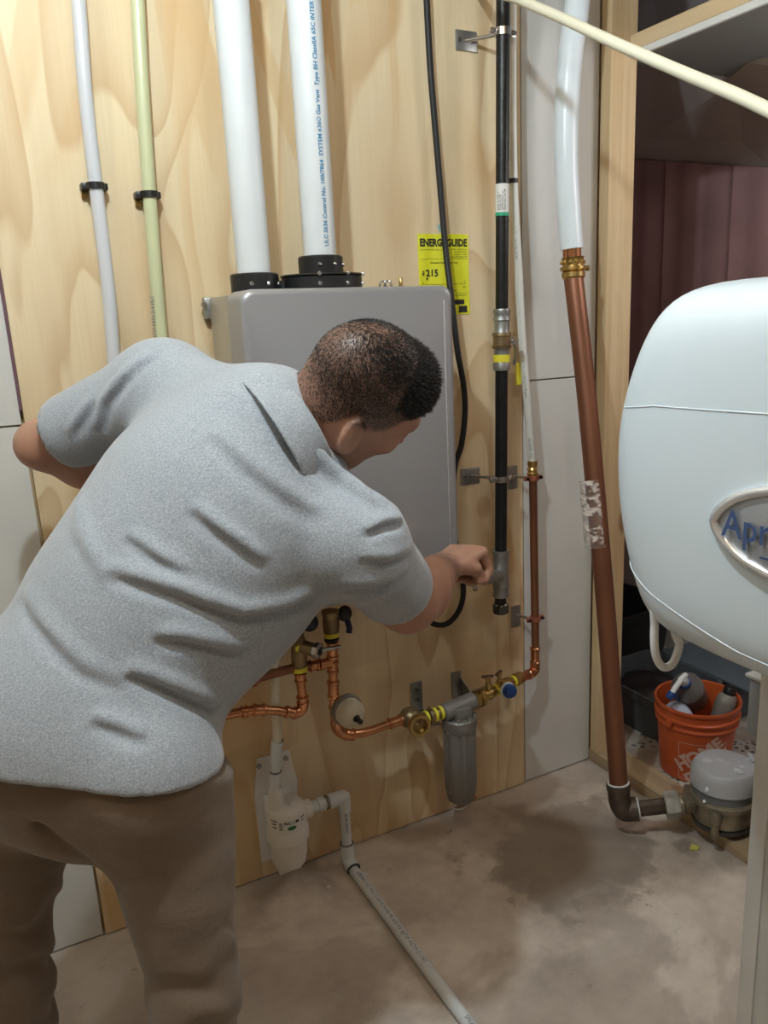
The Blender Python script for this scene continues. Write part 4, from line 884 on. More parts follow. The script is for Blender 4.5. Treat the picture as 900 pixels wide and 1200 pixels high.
def strip(a0, z0, a1, z1, wd):
    n_ = 14; d = Vector((a1-a0, z1-z0)).normalized(); nn = Vector((-d.y, d.x))*wd/2; prev = None
    for k in range(n_+1):
        t_ = k/n_; a_, z_ = a0+(a1-a0)*t_, z0+(z1-z0)*t_; q = (mb.bm.verts.new(bpt(a_+nn.x, z_+nn.y)), mb.bm.verts.new(bpt(a_-nn.x, z_-nn.y)))
        if prev: mb.bm.faces.new((prev[0], prev[1], q[1], q[0]))
        prev = q
SQ = (-.046, .096, .010, .135)
strip(SQ[0], SQ[2], SQ[0], SQ[3], .0016); strip(SQ[1], SQ[2], SQ[1], SQ[3], .0016); strip(SQ[0], SQ[2], SQ[1], SQ[2], .0016); strip(SQ[0], SQ[3], SQ[1], SQ[3], .0016)
mb.build('print', PALE, bk, smooth=False, label='pale square outline')
def bucket_text(s, arc, z, size, ang):
    cu = bpy.data.curves.new('t', 'FONT'); cu.body = s; cu.size = size; cu.offset = .0022; to = bpy.data.objects.new('t', cu); COL.objects.link(to); dg = bpy.context.evaluated_depsgraph_get(); dg.update()
    me = bpy.data.meshes.new_from_object(to.evaluated_get(dg)); bpy.data.objects.remove(to); c, s_ = math.cos(ang), math.sin(ang); bm = bmesh.new(); bm.from_mesh(me)
    bmesh.ops.subdivide_edges(bm, edges=[e for e in bm.edges if e.calc_length() > .01], cuts=1)
    for v in bm.verts: x, y = v.co.x, v.co.y; v.co = bpt(arc+x*c-y*s_, z+x*s_+y*c, .0009)-BC
    bm.to_mesh(me); bm.free(); me.materials.clear(); me.materials.append(PALE); o = bpy.data.objects.new('lettering', me); COL.objects.link(o); o.parent = bk; o['label'] = 'pale slanted lettering'
bucket_text('THE', -.040, .078, .012, .66); bucket_text('HOME', -.040, .036, .056, .66); bucket_text('DEPOT', -.012, -.004, .050, .66)
# rag and contents
RAG = mat('pale_rag', (.55, .60, .74), .9)
mb = MB(); mb.sphere(BC+V3(-.062, .02, .165), .052, (.95, 1.1, 1.15), 18); 
for v in mb.bm.verts: v.co += V3(math.sin(v.co.z*90), math.cos(v.co.x*110), math.sin(v.co.y*100))*.003
tag(mb.build('rag', RAG), 'pale blue rag bunched inside the orange bucket', 'cloth')
BOT = mat('bottle_grey', (.22, .21, .20), .4, noise=.3, scale=14); 
bo = BC+V3(-.005, .035, .250); bt = (V3(-.35, -.42, .62)).normalized(); bt = (V3(-.55, -.30, .55)).normalized()
sb = thing('spray_bottle', 'grey spray bottle with blue and white trigger lying in the orange bucket', 'bottle', bo)
MB().lathe([(-.09, .040), (-.085, .047), (-.01, .049), (.012, .050), (.016, .046), (.022, .049), (.04, .040), (.058, .020), (.066, .016)], bo, bt, 32).build('bottle', BOT, sb)
MB().lathe([(.060, .0175), (.062, .0205), (.078, .0205), (.080, .017)], bo, bt, 20).build('cap_ring', BLUE, sb, label='blue cap ring')
hd0 = bo+bt*.080; side_v = V3(-.72, -.05, -.52).normalized(); side_v = (side_v-bt*side_v.dot(bt)).normalized()
mb = MB(); mb.lathe([(0, .0165), (.010, .016), (.022, .011)], hd0, bt, 16); mb.tube([hd0+bt*.014-side_v*.018, hd0+bt*.026, hd0+bt*.028+side_v*.030, hd0+bt*.026+side_v*.056], .0085, 12, 4); mb.build('spray_head', WHITEP, sb, label='white spray head')
mb = MB(); mb.tube([hd0+bt*.020+side_v*.030, hd0+side_v*.040+bt*.004, hd0+side_v*.050-bt*.030, hd0+side_v*.044-bt*.062], .0065, 10, 4); mb.build('trigger', BLUE, sb, label='blue trigger')
mb = MB(); mb.lathe([(0, .012), (.018, .012), (.022, .009)], hd0+bt*.026+side_v*.052, side_v, 12); mb.build('nozzle', BLUE, sb)
# second grey bottle / jug piece
jb = thing('plastic_jug', 'dull grey jug with a dark cap leaning at the far right inside the orange bucket', 'jug', BC+V3(.05, -.045, .12))
MB().lathe([(-.05, .030), (.03, .032), (.05, .028), (.060, .016)], BC+V3(.075, -.035, .185), V3(.25, -.1, 1), 22).build('jug_body', mat('jug_grey', (.30, .28, .25), .45, noise=.25, scale=20), jb)
MB().lathe([(.058, .0185), (.078, .0185), (.081, .016)], BC+V3(.075, -.035, .185), V3(.25, -.1, 1), 18).build('jug_cap', BLACKP, jb, label='black screw cap')
# grey totes
TG = mat('tote_grey', (.10, .115, .13), .45, noise=.08, scale=6)
def tote(name, lab, c, sx, sy, h, rz, m):
    t = thing(name, lab, 'bin', (c[0], c[1], 0.0005)); Rz = Matrix.Rotation(rz, 3, 'Z')
    def rr(ax, ay, z, r_=.03, k=5):
        out = []
        for (qx, qy, a0) in ((1, 1, 0), (-1, 1, 90), (-1, -1, 180), (1, -1, 270)):
            for i in range(k):
                a_ = math.radians(a0+90*i/(k-1)); out.append(V3(*c, 0)+Rz @ V3(qx*(ax-r_)+math.cos(a_)*r_, qy*(ay-r_)+math.sin(a_)*r_, z))
        return out
    mb = MB(); prev = None; X_, Y_ = sx/2, sy/2
    for ax, ay, z in ((X_*.86, Y_*.86, .0005), (X_*.96, Y_*.96, h-.03), (X_*1.02, Y_*1.04, h-.028), (X_*1.03, Y_*1.05, h), (X_*.985, Y_*.985, h), (X_*.95, Y_*.95, h-.04), (X_*.84, Y_*.84, .008)):
        ring = [mb.bm.verts.new(p) for p in rr(ax, ay, z)]
        if prev: mb.skin(prev, ring)
        else: mb.bm.faces.new(ring[::-1])
        prev = ring
    mb.bm.faces.new(prev); mb.build('tub', m, t); return t
tote('storage_tote', 'open dark grey storage tote on the floor behind the orange bucket', (1.975, .115), .30, .34, .155, .0, TG)
tote('storage_tote', 'black storage tote farther back, partly hidden by the end stud', (2.16, .62), .42, .46, .26, .1, mat('tote_black', (.012, .013, .015), .5))
mb = MB(); mb.sphere((1.97, .12, .085), .11, (1.05, 1.25, .55), 24)
for v in mb.bm.verts: v.co += V3(math.sin(v.co.y*60), math.cos(v.co.x*70), math.sin(v.co.x*55+v.co.y*48))*.006
tag(mb.build('black_sack', mat('sack', (.02, .018, .018), .5)), 'crumpled black sack inside the open grey tote', 'bag')
# tote lid leaning
ld = MB(); Lr = Matrix.Rotation(math.radians(-7), 3, 'Y') @ Matrix.Rotation(math.radians(0), 3, 'X')
ld.box(V3(2.26, .06, .160)-V3(.115, .20, .006), V3(2.26, .06, .160)+V3(.115, .20, .006), .005); 
for v in ld.bm.verts: v.co = V3(2.26, .06, .1475)+(v.co-V3(2.26, .06, .160))
lid = thing('tote_lid', 'slate-grey tote lid lying flat to the right of the open tote', 'lid', (2.26, .06, .14)); ld.build('lid_panel', mat('lid_grey', (.12, .15, .175), .4), lid)
tote('storage_tote', 'low dark bin carrying the slate-grey lid', (2.27, .06), .20, .30, .138, .0, TG)
tag(MB().tube([(1.95, -.30, .004), (2.03, -.32, .004), (2.08, -.40, .004), (2.12, -.55, .004), (2.22, -.62, .004)], .004, 8, 6).build('thin_cable', RUBBER), 'thin black cable lying on the floor right of the bucket', 'cable')
# ================================================================== signed-distance body builder
def nrm_(v): v = np.asarray(v, float); return v/np.linalg.norm(v)
def rcone(P, a, b, ra, rb):
    a = np.asarray(a, np.float32); b = np.asarray(b, np.float32); d = b-a; L2 = float(d@d)
    t = np.clip(((P-a)@d)/L2, 0, 1); q = P-a-t[:, None]*d
    return np.sqrt((q*q).sum(1))-(ra+(rb-ra)*t)
def fcone(P, a, b, ra, rb, flat, nrm):
    """tapered capsule flattened by `flat` along the direction nrm"""
    a = np.asarray(a, np.float32); b = np.asarray(b, np.float32); d = b-a; L2 = float(d@d); nrm = nrm_(nrm)
    t = np.clip(((P-a)@d)/L2, 0, 1); q = P-a-t[:, None]*d; k = q@nrm; q = q+np.outer(k*(1/flat-1), nrm)
    return (np.sqrt((q*q).sum(1))-(ra+(rb-ra)*t))*min(1, (1+flat)/2)
def ell(P, c, r, F=None):
    q = P-np.asarray(c, np.float32)
    if F is not None: q = q@np.asarray(F, np.float32)      # columns of F = local axes
    r = np.asarray(r, np.float32); k0 = np.sqrt(((q/r)**2).sum(1)); k1 = np.sqrt(((q/(r*r))**2).sum(1))+1e-9
    return k0*(k0-1)/k1
def smin(a, b, k): h = np.clip(.5+.5*(b-a)/k, 0, 1); return b*(1-h)+a*h-k*h*(1-h)
def smax(a, b, k): return -smin(-a, -b, k)
def plane(P, o, n): return (P-np.asarray(o, np.float32))@nrm_(n).astype(np.float32)
def pdist(P, pts):
    d = None
    for a, b in zip(pts, pts[1:]):
        e = rcone(P, a, b, 0, 0); d = e if d is None else np.minimum(d, e)
    return d
def fold(P, pts, amp, w_):
    """a crease along a polyline that fades out at both ends"""
    L = [float(np.linalg.norm(np.array(b)-np.array(a))) for a, b in zip(pts, pts[1:])]; T = sum(L); s0 = 0; best = None; tt = None
    for (a, b), l in zip(zip(pts, pts[1:]), L):
        a = np.asarray(a, np.float32); d = np.asarray(b, np.float32)-a; t = ((P-a)@d)/float(d@d+1e-9); tc = np.clip(t, 0, 1); q = P-a-tc[:, None]*d; e = (q*q).sum(1); g = (s0+tc*l)/T; s0 += l
        if best is None: best, tt = e, g
        else: m_ = e < best; best = np.where(m_, e, best); tt = np.where(m_, g, tt)
    return amp*np.exp(-best/(w_*w_))*np.clip(4*tt*(1-tt), 0, 1)**.6
def surface(fn, lo, hi, h, coarse=5):
    """surface nets over a sparse block-evaluated grid"""
    lo = np.array(lo, np.float32); hi = np.array(hi, np.float32); H = h*coarse
    nc = np.ceil((hi-lo)/H).astype(int)+1
    ax = [lo[i]+H*(np.arange(nc[i])+.5) for i in range(3)]
    G = np.stack(np.meshgrid(*ax, indexing='ij'), -1).reshape(-1, 3).astype(np.float32)
    dc = fn(G).reshape(nc); act = np.abs(dc) < H*1.35
    N = nc*coarse; D = np.repeat(np.repeat(np.repeat(np.where(dc > 0, 1., -1.).astype(np.float32), coarse, 0), coarse, 1), coarse, 2)
    idx = np.argwhere(act); off = np.stack(np.meshgrid(*[np.arange(coarse)]*3, indexing='ij'), -1).reshape(-1, 3)
    for s_ in range(0, len(idx), 4000):
        I = (idx[s_:s_+4000, None]*coarse+off[None]).reshape(-1, 3); Q = lo+h*(I+.5); D[I[:, 0], I[:, 1], I[:, 2]] = fn(Q.astype(np.float32))
    S = D < 0
    cnt = np.zeros(tuple(N-1), np.int8); crn = [(i, j, k) for i in (0, 1) for j in (0, 1) for k in (0, 1)]
    for c in crn: cnt += S[c[0]:N[0]-1+c[0], c[1]:N[1]-1+c[1], c[2]:N[2]-1+c[2]]
    cells = np.argwhere((cnt > 0) & (cnt < 8)); vid = -np.ones(tuple(N-1), np.int32); vid[tuple(cells.T)] = np.arange(len(cells))
    acc = np.zeros((len(cells), 3)); n_ = np.zeros(len(cells))
    for a in range(8):
        for b in range(a+1, 8):
            A, B = np.array(crn[a]), np.array(crn[b])
            if np.abs(A-B).sum() != 1: continue
            da = D[tuple((cells+A).T)]; db = D[tuple((cells+B).T)]; m_ = (da < 0) != (db < 0)
            t = np.where(m_, da/(da-db+1e-12), 0); acc += np.where(m_[:, None], A+t[:, None]*(B-A), 0); n_ += m_
    V = lo+h*(cells+.5+acc/np.maximum(n_, 1)[:, None])
    Fs = []
    for ax_ in range(3):
        o1, o2 = [(1, 2), (2, 0), (0, 1)][ax_]
        sl = [slice(1, N[i]-1) for i in range(3)]; s0 = list(sl); s1 = list(sl); s0[ax_] = slice(1, N[ax_]-2); s1[ax_] = slice(2, N[ax_]-1)
        a, b = S[tuple(s0)], S[tuple(s1)]; E_ = np.argwhere(a != b)+1; fl = b[tuple((E_-1).T)]
        e1 = np.zeros(3, int); e1[o1] = 1; e2 = np.zeros(3, int); e2[o2] = 1
        q = np.stack([vid[tuple((E_-e1-e2).T)], vid[tuple((E_-e2).T)], vid[tuple(E_.T)], vid[tuple((E_-e1).T)]], 1)
        q = np.where(fl[:, None], q[:, ::-1], q); Fs.append(q[(q >= 0).all(1)])
    return V, np.concatenate(Fs)
def body_mesh(name, fn, lo, hi, h, material, parent, coarse=5, smooth=1, **k):
    V, Fq = surface(fn, lo, hi, h, coarse); org = np.array(ORG[parent.name])
    me = bpy.data.meshes.new(name); me.vertices.add(len(V)); me.vertices.foreach_set('co', (V-org).astype(np.float32).ravel())
    me.loops.add(Fq.size); me.loops.foreach_set('vertex_index', Fq.astype(np.int32).ravel()); me.polygons.add(len(Fq)); me.polygons.foreach_set('loop_start', np.arange(0, Fq.size, 4, dtype=np.int32)); me.polygons.foreach_set('loop_total', np.full(len(Fq), 4, np.int32))
    me.update(calc_edges=True); me.validate()
    bm = bmesh.new(); bm.from_mesh(me); bmesh.ops.recalc_face_normals(bm, faces=bm.faces[:])
    for _ in range(smooth): bmesh.ops.smooth_vert(bm, verts=bm.verts[:], factor=.5, use_axis_x=True, use_axis_y=True, use_axis_z=True)
    bm.to_mesh(me); bm.free(); me.shade_smooth(); me.materials.append(material)
    o = bpy.data.objects.new(name, me); COL.objects.link(o); o.parent = parent; ORG[o.name] = ORG[parent.name]; tag(o, k.get('label')); return o
A3 = lambda v: np.array(v, np.float32)
ra = lambda px, py, d: A3(at(px, py, d=d))

# ---------------------------------------------------------------- pose (joint positions in metres)
LSH, RSH = A3((.300, -.375, 1.300)), A3((.492, -.722, 1.070))
C7 = A3((.415, -.592, 1.243)); PEL = A3((.072, -.588, .800))
CHEST = (LSH+RSH)/2*.55 + (C7*.4+PEL*.6)*.45
WAIST = A3((.180, -.577, .955))
HR, HL = A3((.182, -.688, .775)), A3((.015, -.485, .760))
KR, KL = A3((.166, -.764, .455)), A3((-.075, -.482, .455))
AR, AL = A3((.110, -.795, .085)), A3((-.110, -.530, .085))
FWB = nrm_((.88, .48, 0))                                  # where the body faces
RE = A3((.640, -.598, .910)); RW = A3((.815, -.430, .897))
LE = A3((.110, -.205, 1.205)); LW = A3((.352, -.200, 1.058))
HC = ra(426, 461, 1.27)
r_, u_, f_ = np.array(RT), np.array(UP), np.array(FW)
HU = nrm_(.70*r_+.56*u_-.42*f_); HF = .36*r_-.50*u_+.72*f_; HF = nrm_(HF-HU*(HF@HU)); HRt = nrm_(np.cross(HF, HU))   # head up, forward, right
if (HRt@f_) > 0: HRt = -HRt
HB = np.stack([HRt, HF, HU], 1)
def hl(x, y, z): return A3(HC+HB@np.array((x, y, z)))      # head-local (right, forward, up)
def arm(P, S, E, W_, k=1.0):
    mu = (np.array(S)+np.array(E))/2; k2 = min(k, 1.08); d = rcone(P, S, mu, .050*k2, .048*k2); d = smin(d, rcone(P, mu, E, .048*k2, .042*k), .02)
    fm = np.array(E)*.72+np.array(W_)*.28; d = smin(d, rcone(P, E, fm, .042*k, .0455*k), .02); d = smin(d, rcone(P, fm, W_, .0445*k, .028*k), .02); return d
def torso(P, g=0.0):
    d = ell(P, CHEST, (.185+g, .155+g, .235+g), TB)
    sp = [PEL, WAIST, CHEST, C7]
    d = smin(d, fcone(P, PEL+A3(TB[:, 2])*.02, WAIST, .172+g, .160+g, .90, TB[:, 1]), .08)
    d = smin(d, fcone(P, WAIST, CHEST, .160+g, .178+g, .84, TB[:, 1]), .08)
    d = smin(d, rcone(P, LSH, RSH, .068+g, .060+g), .06)
    d = smin(d, rcone(P, LSH*.8+C7*.2, C7, .064+g, .072+g), .05)
    d = smin(d, rcone(P, CHEST, C7, .12+g, .078+g), .07)
    return d
ax_s = nrm_(C7-PEL); shv = nrm_(RSH-LSH); shv = nrm_(shv-ax_s*(shv@ax_s)); TB = np.stack([shv, np.cross(ax_s, shv), ax_s], 1)   # right, (back/front), up along spine
BK = TB[:, 1] if (TB[:, 1]@(np.array(CAM)-CHEST)) > 0 else -TB[:, 1]
CR_ = 0
def head(P):
    d = ell(P, hl(0, -.012, .028), (.0765, .098, .086), HB)
    d = smin(d, ell(P, hl(0, .035, -.030), (.062, .062, .085), HB), .03)
    d = smin(d, ell(P, hl(0, .044, -.102), (.036, .034, .030), HB), .03)              # chin
    d = smin(d, rcone(P, hl(-.048, -.010, -.062), hl(-.022, .052, -.104), .020, .016), .02); d = smin(d, rcone(P, hl(.048, -.010, -.062), hl(.022, .052, -.104), .020, .016), .02)
    d = smin(d, rcone(P, hl(-.034, .078, .018), hl(.034, .078, .018), .012, .012), .02)      # brow
    for s_ in (-1, 1):
        d = smin(d, ell(P, hl(s_*.044, .062, -.028), (.020, .020, .018), HB), .018)     # cheek
        d = smax(d, -ell(P, hl(s_*.031, .100, -.004), (.017, .014, .011), HB), .012)
        d = smin(d, ell(P, hl(s_*.031, .081, -.004), (.0135, .0125, .010), HB), .003)      # eye mound
    d = smin(d, rcone(P, hl(0, .090, .005), hl(0, .112, -.034), .007, .012), .010)
    for s_ in (-1, 1): d = smin(d, ell(P, hl(s_*.012, .100, -.036), (.008, .010, .007), HB), .006)
    d = smin(d, ell(P, hl(0, .088, -.060), (.025, .014, .0075), HB), .006); d = smin(d, ell(P, hl(0, .086, -.071), (.021, .013, .0075), HB), .006)
    d = smax(d, -rcone(P, hl(-.022, .101, -.0655), hl(.022, .101, -.0655), .0022, .0022), .003)
    for s_ in (-1, 1):   # ears
        EB = HB@np.array(Matrix.Rotation(math.radians(28), 3, 'X'))@np.array(Matrix.Rotation(s_*math.radians(26), 3, 'Z')); c = hl(s_*.0815, -.016, -.030)
        e = ell(P, c, (.0090, .0210, .0340), EB); e = smin(e, ell(P, hl(s_*.076, -.004, -.056), (.008, .010, .011), EB), .008)
        cav = ell(P, c+A3(EB@np.array((s_*.0090, .005, .003))), (.0100, .0130, .0215), EB); e = smax(e, -cav, .003)
        e = smin(e, rcone(P, c+A3(EB@np.array((s_*.001, .006, -.008))), c+A3(EB@np.array((s_*.002, .012, .008))), .004, .0035), .004)
        d = smin(d, e, .006)
    nk = A3(C7+np.array(ax_s)*0+np.array(HF)*.0)
    n0 = A3(C7+(HC-C7)*.05-A3(BK)*.02+A3((.02, .02, -.02))); n1 = hl(0, -.030, -.045)
    d = smin(d, rcone(P, n0, n1, .072, .062), .035)
    return d
def finger(P, pts, rs, d, k=.006):
    for (a, b), (p, q) in zip(zip(pts, pts[1:]), zip(rs, rs[1:])): e = rcone(P, a, b, p, q); d = smin(d, e, k)
    return d
def hand(P, W_, dirv, palm_n, d, curl, side, thumb_open=.5, sc=1.0):
    """W_ wrist, dirv along the hand, palm_n out of the back of the hand; curl = list of three bends in radians"""
    x = nrm_(dirv); n = nrm_(np.array(palm_n)-x*(np.array(palm_n)@x)); y = np.cross(n, x)*side
    Wv = np.array(W_); L_ = .088*sc
    for k in range(4):
        o = (k-1.5)*.0195*sc; base = Wv+x*(L_-abs(k-1.2)*.003)+y*o; d = smin(d, fcone(P, Wv+x*.012+y*o*.6, base, .0165*sc, .0125*sc, .85, n), .012)
    d = smin(d, fcone(P, Wv+x*.02+y*.006, Wv+x*.06, .026, .030, .55, n), .014)
    fingers = []
    for k in range(4):
        o = (k-1.5)*.0200*sc; p = Wv+x*(L_-abs(k-1.2)*.003)+y*o; segs = [(.043, .026, .021), (.046, .030, .023), (.043, .028, .022), (.034, .021, .019)][k]; a_ = 0; pts = [p-n*.001]; dv = x
        for s_, (L2, c_) in enumerate(zip(segs, curl[k] if isinstance(curl[0], (list, tuple)) else curl)):
            a_ += c_; dv = x*math.cos(a_)-n*math.sin(a_)+y*(k-1.5)*.03; p = p+dv*L2*sc; pts.append(p)
        fingers.append((pts, [.0100, .0092, .0084, .0072]))
    tb = Wv+x*.028-y*.026-n*.004; t1 = tb+nrm_(x*.8-y*thumb_open-n*.45)*.040; t2 = t1+nrm_(x*.75+y*.25-n*.75)*.032; t3 = t2+nrm_(x*.5+y*.55-n*.7)*.024
    fingers.append(([tb, t1, t2, t3], [.0165, .0120, .0105, .0085]))
    for pts, rs in fingers: d = finger(P, pts, [r*sc for r in rs], d, .005)
    return d, fingers
hd_r = nrm_(.62*r_+.22*u_*1.0+.0*f_+.55*f_); 
RHD = nrm_((RW-RE)*.7/np.linalg.norm(RW-RE)+.25*r_+.16*u_); RHN = nrm_(.80*u_-.45*f_-.25*r_)
LHD = nrm_((.66, .12, -.70)); LHN = nrm_((-.72, -.15, -.66))
def body(P):
    d = torso(P, -.014)
    d = smin(d, arm(P, LSH, LE, LW), .03); d = smin(d, arm(P, RSH, RE, RW, 1.27), .03)
    for H_, K_, A_ in ((HL, KL, AL), (HR, KR, AR)):
        d = smin(d, rcone(P, H_, K_, .080, .048), .05); cm = K_*.7+A_*.3-A3(FWB)*.012; d = smin(d, rcone(P, K_, cm, .048, .046), .03); d = smin(d, rcone(P, cm, A_, .050, .036), .03)
        d = smin(d, fcone(P, A_-A3((0, 0, .03)), A_+A3(FWB)*.14-A3((0, 0, .045)), .034, .028, .8, (0, 0, 1)), .02)
    hx = head(P); d = smin(d, hx, .02)
    near = np.linalg.norm(P-RW, axis=1) < .26
    if near.any(): e, _ = hand(P[near], RW, RHD, RHN, d[near], [(1.25, 1.45, .8)]*4, 1, .30, 1.18); d[near] = e
    near = np.linalg.norm(P-LW, axis=1) < .26
    if near.any(): e, _ = hand(P[near], LW, LHD, LHN, d[near], [(.35, .4, .3), (.25, .35, .25), (.3, .4, .3), (.4, .45, .3)], 1, .8); d[near] = e
    return d
# ---------------------------------------------------------------- skin and hair colour
SK = NT('skin'); sk = SK
at_ = SK.n('ShaderNodeAttribute'); at_.attribute_name = 'hairmask'
nz_ = SK.noise(SK.coord(), 60, 3); base = SK.mix(nz_, (.40, .215, .145), (.47, .26, .18)); mot = SK.ramp(SK.noise(SK.coord(), 14, 3), [(.4, 0.0), (.65, 1.0)])
base = SK.mix(SK.math('MULTIPLY', mot, .3), base, (.50, .24, .17))
stb = SK.noise(SK.coord(), 520, 2); hm_ = SK.math('MULTIPLY', at_.outputs['Fac'], SK.ramp(stb, [(.35, .45), (.6, 1.0)]))
at2 = SK.n('ShaderNodeAttribute'); at2.attribute_name = 'tattoo'; base = SK.mix(SK.math('MULTIPLY', at2.outputs['Fac'], SK.ramp(SK.noise(SK.coord(), 45, 3), [(.35, .45), (.55, .85)])), base, (.09, .075, .065))
SK.l(SK.mix(hm_, base, (.045, .032, .026)), SK.b.inputs['Base Color']); SK.b.inputs['Roughness'].default_value = .48; SK.b.inputs['Subsurface Weight'].default_value = .12; SK.b.inputs['Subsurface Radius'].default_value = (1, .35, .2); SK.b.inputs['Subsurface Scale'].default_value = .008
SK.bump(SK.noise(SK.coord(), 300, 2), .12, .0006)
HAIRM = mat('black_hair', (.012, .010, .009), .42, noise=.4, scale=60)

per = thing('person', 'man in a heather grey polo shirt and khaki trousers bending over the heater fittings', 'person', (.0, -.66, .0))
LO, HI_ = (-.30, -1.0, .0), (1.10, -.02, 1.50)
bodyo = body_mesh('body', body, LO, HI_, .0042, SK.M, per, 6, 1)
# hair mask as a colour attribute, from where hair grows on the head
me = bodyo.data; n_ = len(me.vertices); co = np.empty(n_*3, np.float32); me.vertices.foreach_get('co', co); co = co.reshape(-1, 3)+np.array(ORG[per.name]); q = (co-HC)@HB
def hair_density(q):
    x, y, z = q[:, 0], q[:, 1], q[:, 2]; ss = lambda a, b, v: np.clip((v-a)/(b-a), 0, 1)**2*(3-2*np.clip((v-a)/(b-a), 0, 1))
    side_line = -.020+.045*ss(.012, .05, y)+.0*x                      # lower edge over the ears
    back = -.062
    low = np.where(y < -.03, back+(side_line-back)*ss(-.06, -.03, y), side_line)
    dn = ss(0, .022, z-low)*(1-ss(.050, .068, y-.25*np.maximum(z-.045, 0)+.0*z)*(z > -.1)*(1-ss(.06, .09, z))*1.0)
    dn = dn*(np.linalg.norm(q, axis=1) < .16)
    crown = np.exp(-(((x-.006)/.050)**2+((y+.052)/.042)**2+((z-.085)/.05)**2))
    return dn*(1-.22*crown)
hmv = hair_density(q).astype(np.float32); fade = np.clip((q[:, 2]+.06)/.09, .35, 1); hmv = np.clip(hmv*1.25, 0, 1)*(.55+.45*np.clip((q[:, 2]+.05)/.06, 0, 1))*.97
tt = np.exp(-(np.linalg.norm((co-(RW*.82+RE*.18)), axis=1)/.055)**4)+np.exp(-(np.linalg.norm(co-ra(452, 702, 1.36), axis=1)/.035)**4)
att = me.attributes.new('tattoo', 'FLOAT', 'POINT'); att.data.foreach_set('value', tt.astype(np.float32))
atb = me.attributes.new('hairmask', 'FLOAT', 'POINT'); atb.data.foreach_set('value', hmv)

# hair strands: short all over, long and spiky in front, thin at the crown
def hair():
    rng = np.random.default_rng(3); bm_v = []; bm_f = []; N_ = 30000
    dirs = rng.normal(size=(N_*3, 3)); dirs /= np.linalg.norm(dirs, axis=1)[:, None]
    lo_t = np.full(len(dirs), .03); hi_t = np.full(len(dirs), .17); c = np.array((0, -.012, .028))
    for _ in range(22):
        mid = (lo_t+hi_t)/2; W_ = HC+(c+dirs*mid[:, None])@HB.T; dd_ = head(W_.astype(np.float32)); ins = dd_ < 0; lo_t = np.where(ins, mid, lo_t); hi_t = np.where(ins, hi_t, mid)
    ql = c+dirs*lo_t[:, None]; dens = hair_density(ql); keep = (rng.random(len(ql)) < dens**1.2) & (np.abs(ql[:, 0]) < .084); ql = ql[keep]; nd = dirs[keep]; dens = dens[keep]
    if len(ql) > N_: ql = ql[:N_]; nd = nd[:N_]; dens = dens[:N_]
    front = np.clip((ql[:, 1]+.004)/.045, 0, 1)*np.clip((ql[:, 2]-.030)/.03, 0, 1); top = np.clip((ql[:, 2]-.06)/.03, 0, 1)
    # swirl about the crown, then combed forward
    cr = np.array((.006, -.050, .095)); rel = ql-cr; sw = np.cross(np.array((0, -.45, .89)), rel); sw /= np.linalg.norm(sw, axis=1)[:, None]+1e-6; out = rel/(np.linalg.norm(rel, axis=1)[:, None]+1e-6)
    flow = .55*sw+.8*out; flow -= nd*(flow*nd).sum(1)[:, None]; flow /= np.linalg.norm(flow, axis=1)[:, None]+1e-6
    ln = .0050+.004*top+.020*front; lift = .30+.60*front
    d1 = flow*(1-lift[:, None]*.5)+nd*lift[:, None]*.8+rng.normal(size=ql.shape)*.22; d1 /= np.linalg.norm(d1, axis=1)[:, None]
    d2 = d1+flow*.6+np.array((0, .35, 0))*front[:, None]; d2 /= np.linalg.norm(d2, axis=1)[:, None]
    wd = .00042+.0007*front
    sd = np.cross(d1, nd); sd /= np.linalg.norm(sd, axis=1)[:, None]+1e-6; sd2 = np.cross(d1, sd)
    p0 = ql-nd*.001; p1 = p0+d1*(ln*.5)[:, None]; p2 = p1+d2*(ln*.5)[:, None]
    W1 = sd*wd[:, None]; W2 = sd2*wd[:, None]
    V = np.stack([p0+W1, p0-W1*.5+W2*.8, p0-W1*.5-W2*.8, p1+W1*.8, p1-W1*.4+W2*.6, p1-W1*.4-W2*.6, p2], 1)
    V = (HC+V.reshape(-1, 3)@HB.T)-np.array(ORG[per.name]); b = (np.arange(len(ql))*7)[:, None, None]
    T = np.array([(0, 1, 4), (0, 4, 3), (1, 2, 5), (1, 5, 4), (2, 0, 3), (2, 3, 5), (3, 4, 6), (4, 5, 6), (5, 3, 6)]); Fq = (b+T[None]).reshape(-1, 3)
    me = bpy.data.meshes.new('hair'); me.from_pydata(V.tolist(), [], Fq.tolist()); me.shade_smooth(); me.materials.append(HAIRM); o = bpy.data.objects.new('hair', me); COL.objects.link(o); o.parent = per; o['kind'] = 'stuff'; ORG[o.name] = ORG[per.name]; return o
hair()
def front_tuft(P):       # the dense dark mass at the front of the head
    q = (P-HC)@HB; fr = np.clip((q[:, 1]-.0)/.05, 0, 1)*np.clip((q[:, 2]-.040)/.03, 0, 1)
    return head(P)+.004-fr*(.010+.003*np.sin(q[:, 0]*260+q[:, 2]*40)*np.cos(q[:, 2]*190))
body_mesh('hair_front', front_tuft, hl(0, .03, .07)-.14, hl(0, .03, .07)+.14, .0035, HAIRM, per, 5, 1, label='thicker black hair at the front')
# finger nails of the right hand
_, FR = hand(np.zeros((1, 3), np.float32), RW, RHD, RHN, np.ones(1), [(1.25, 1.45, .8)]*4, 1, .30, 1.18)

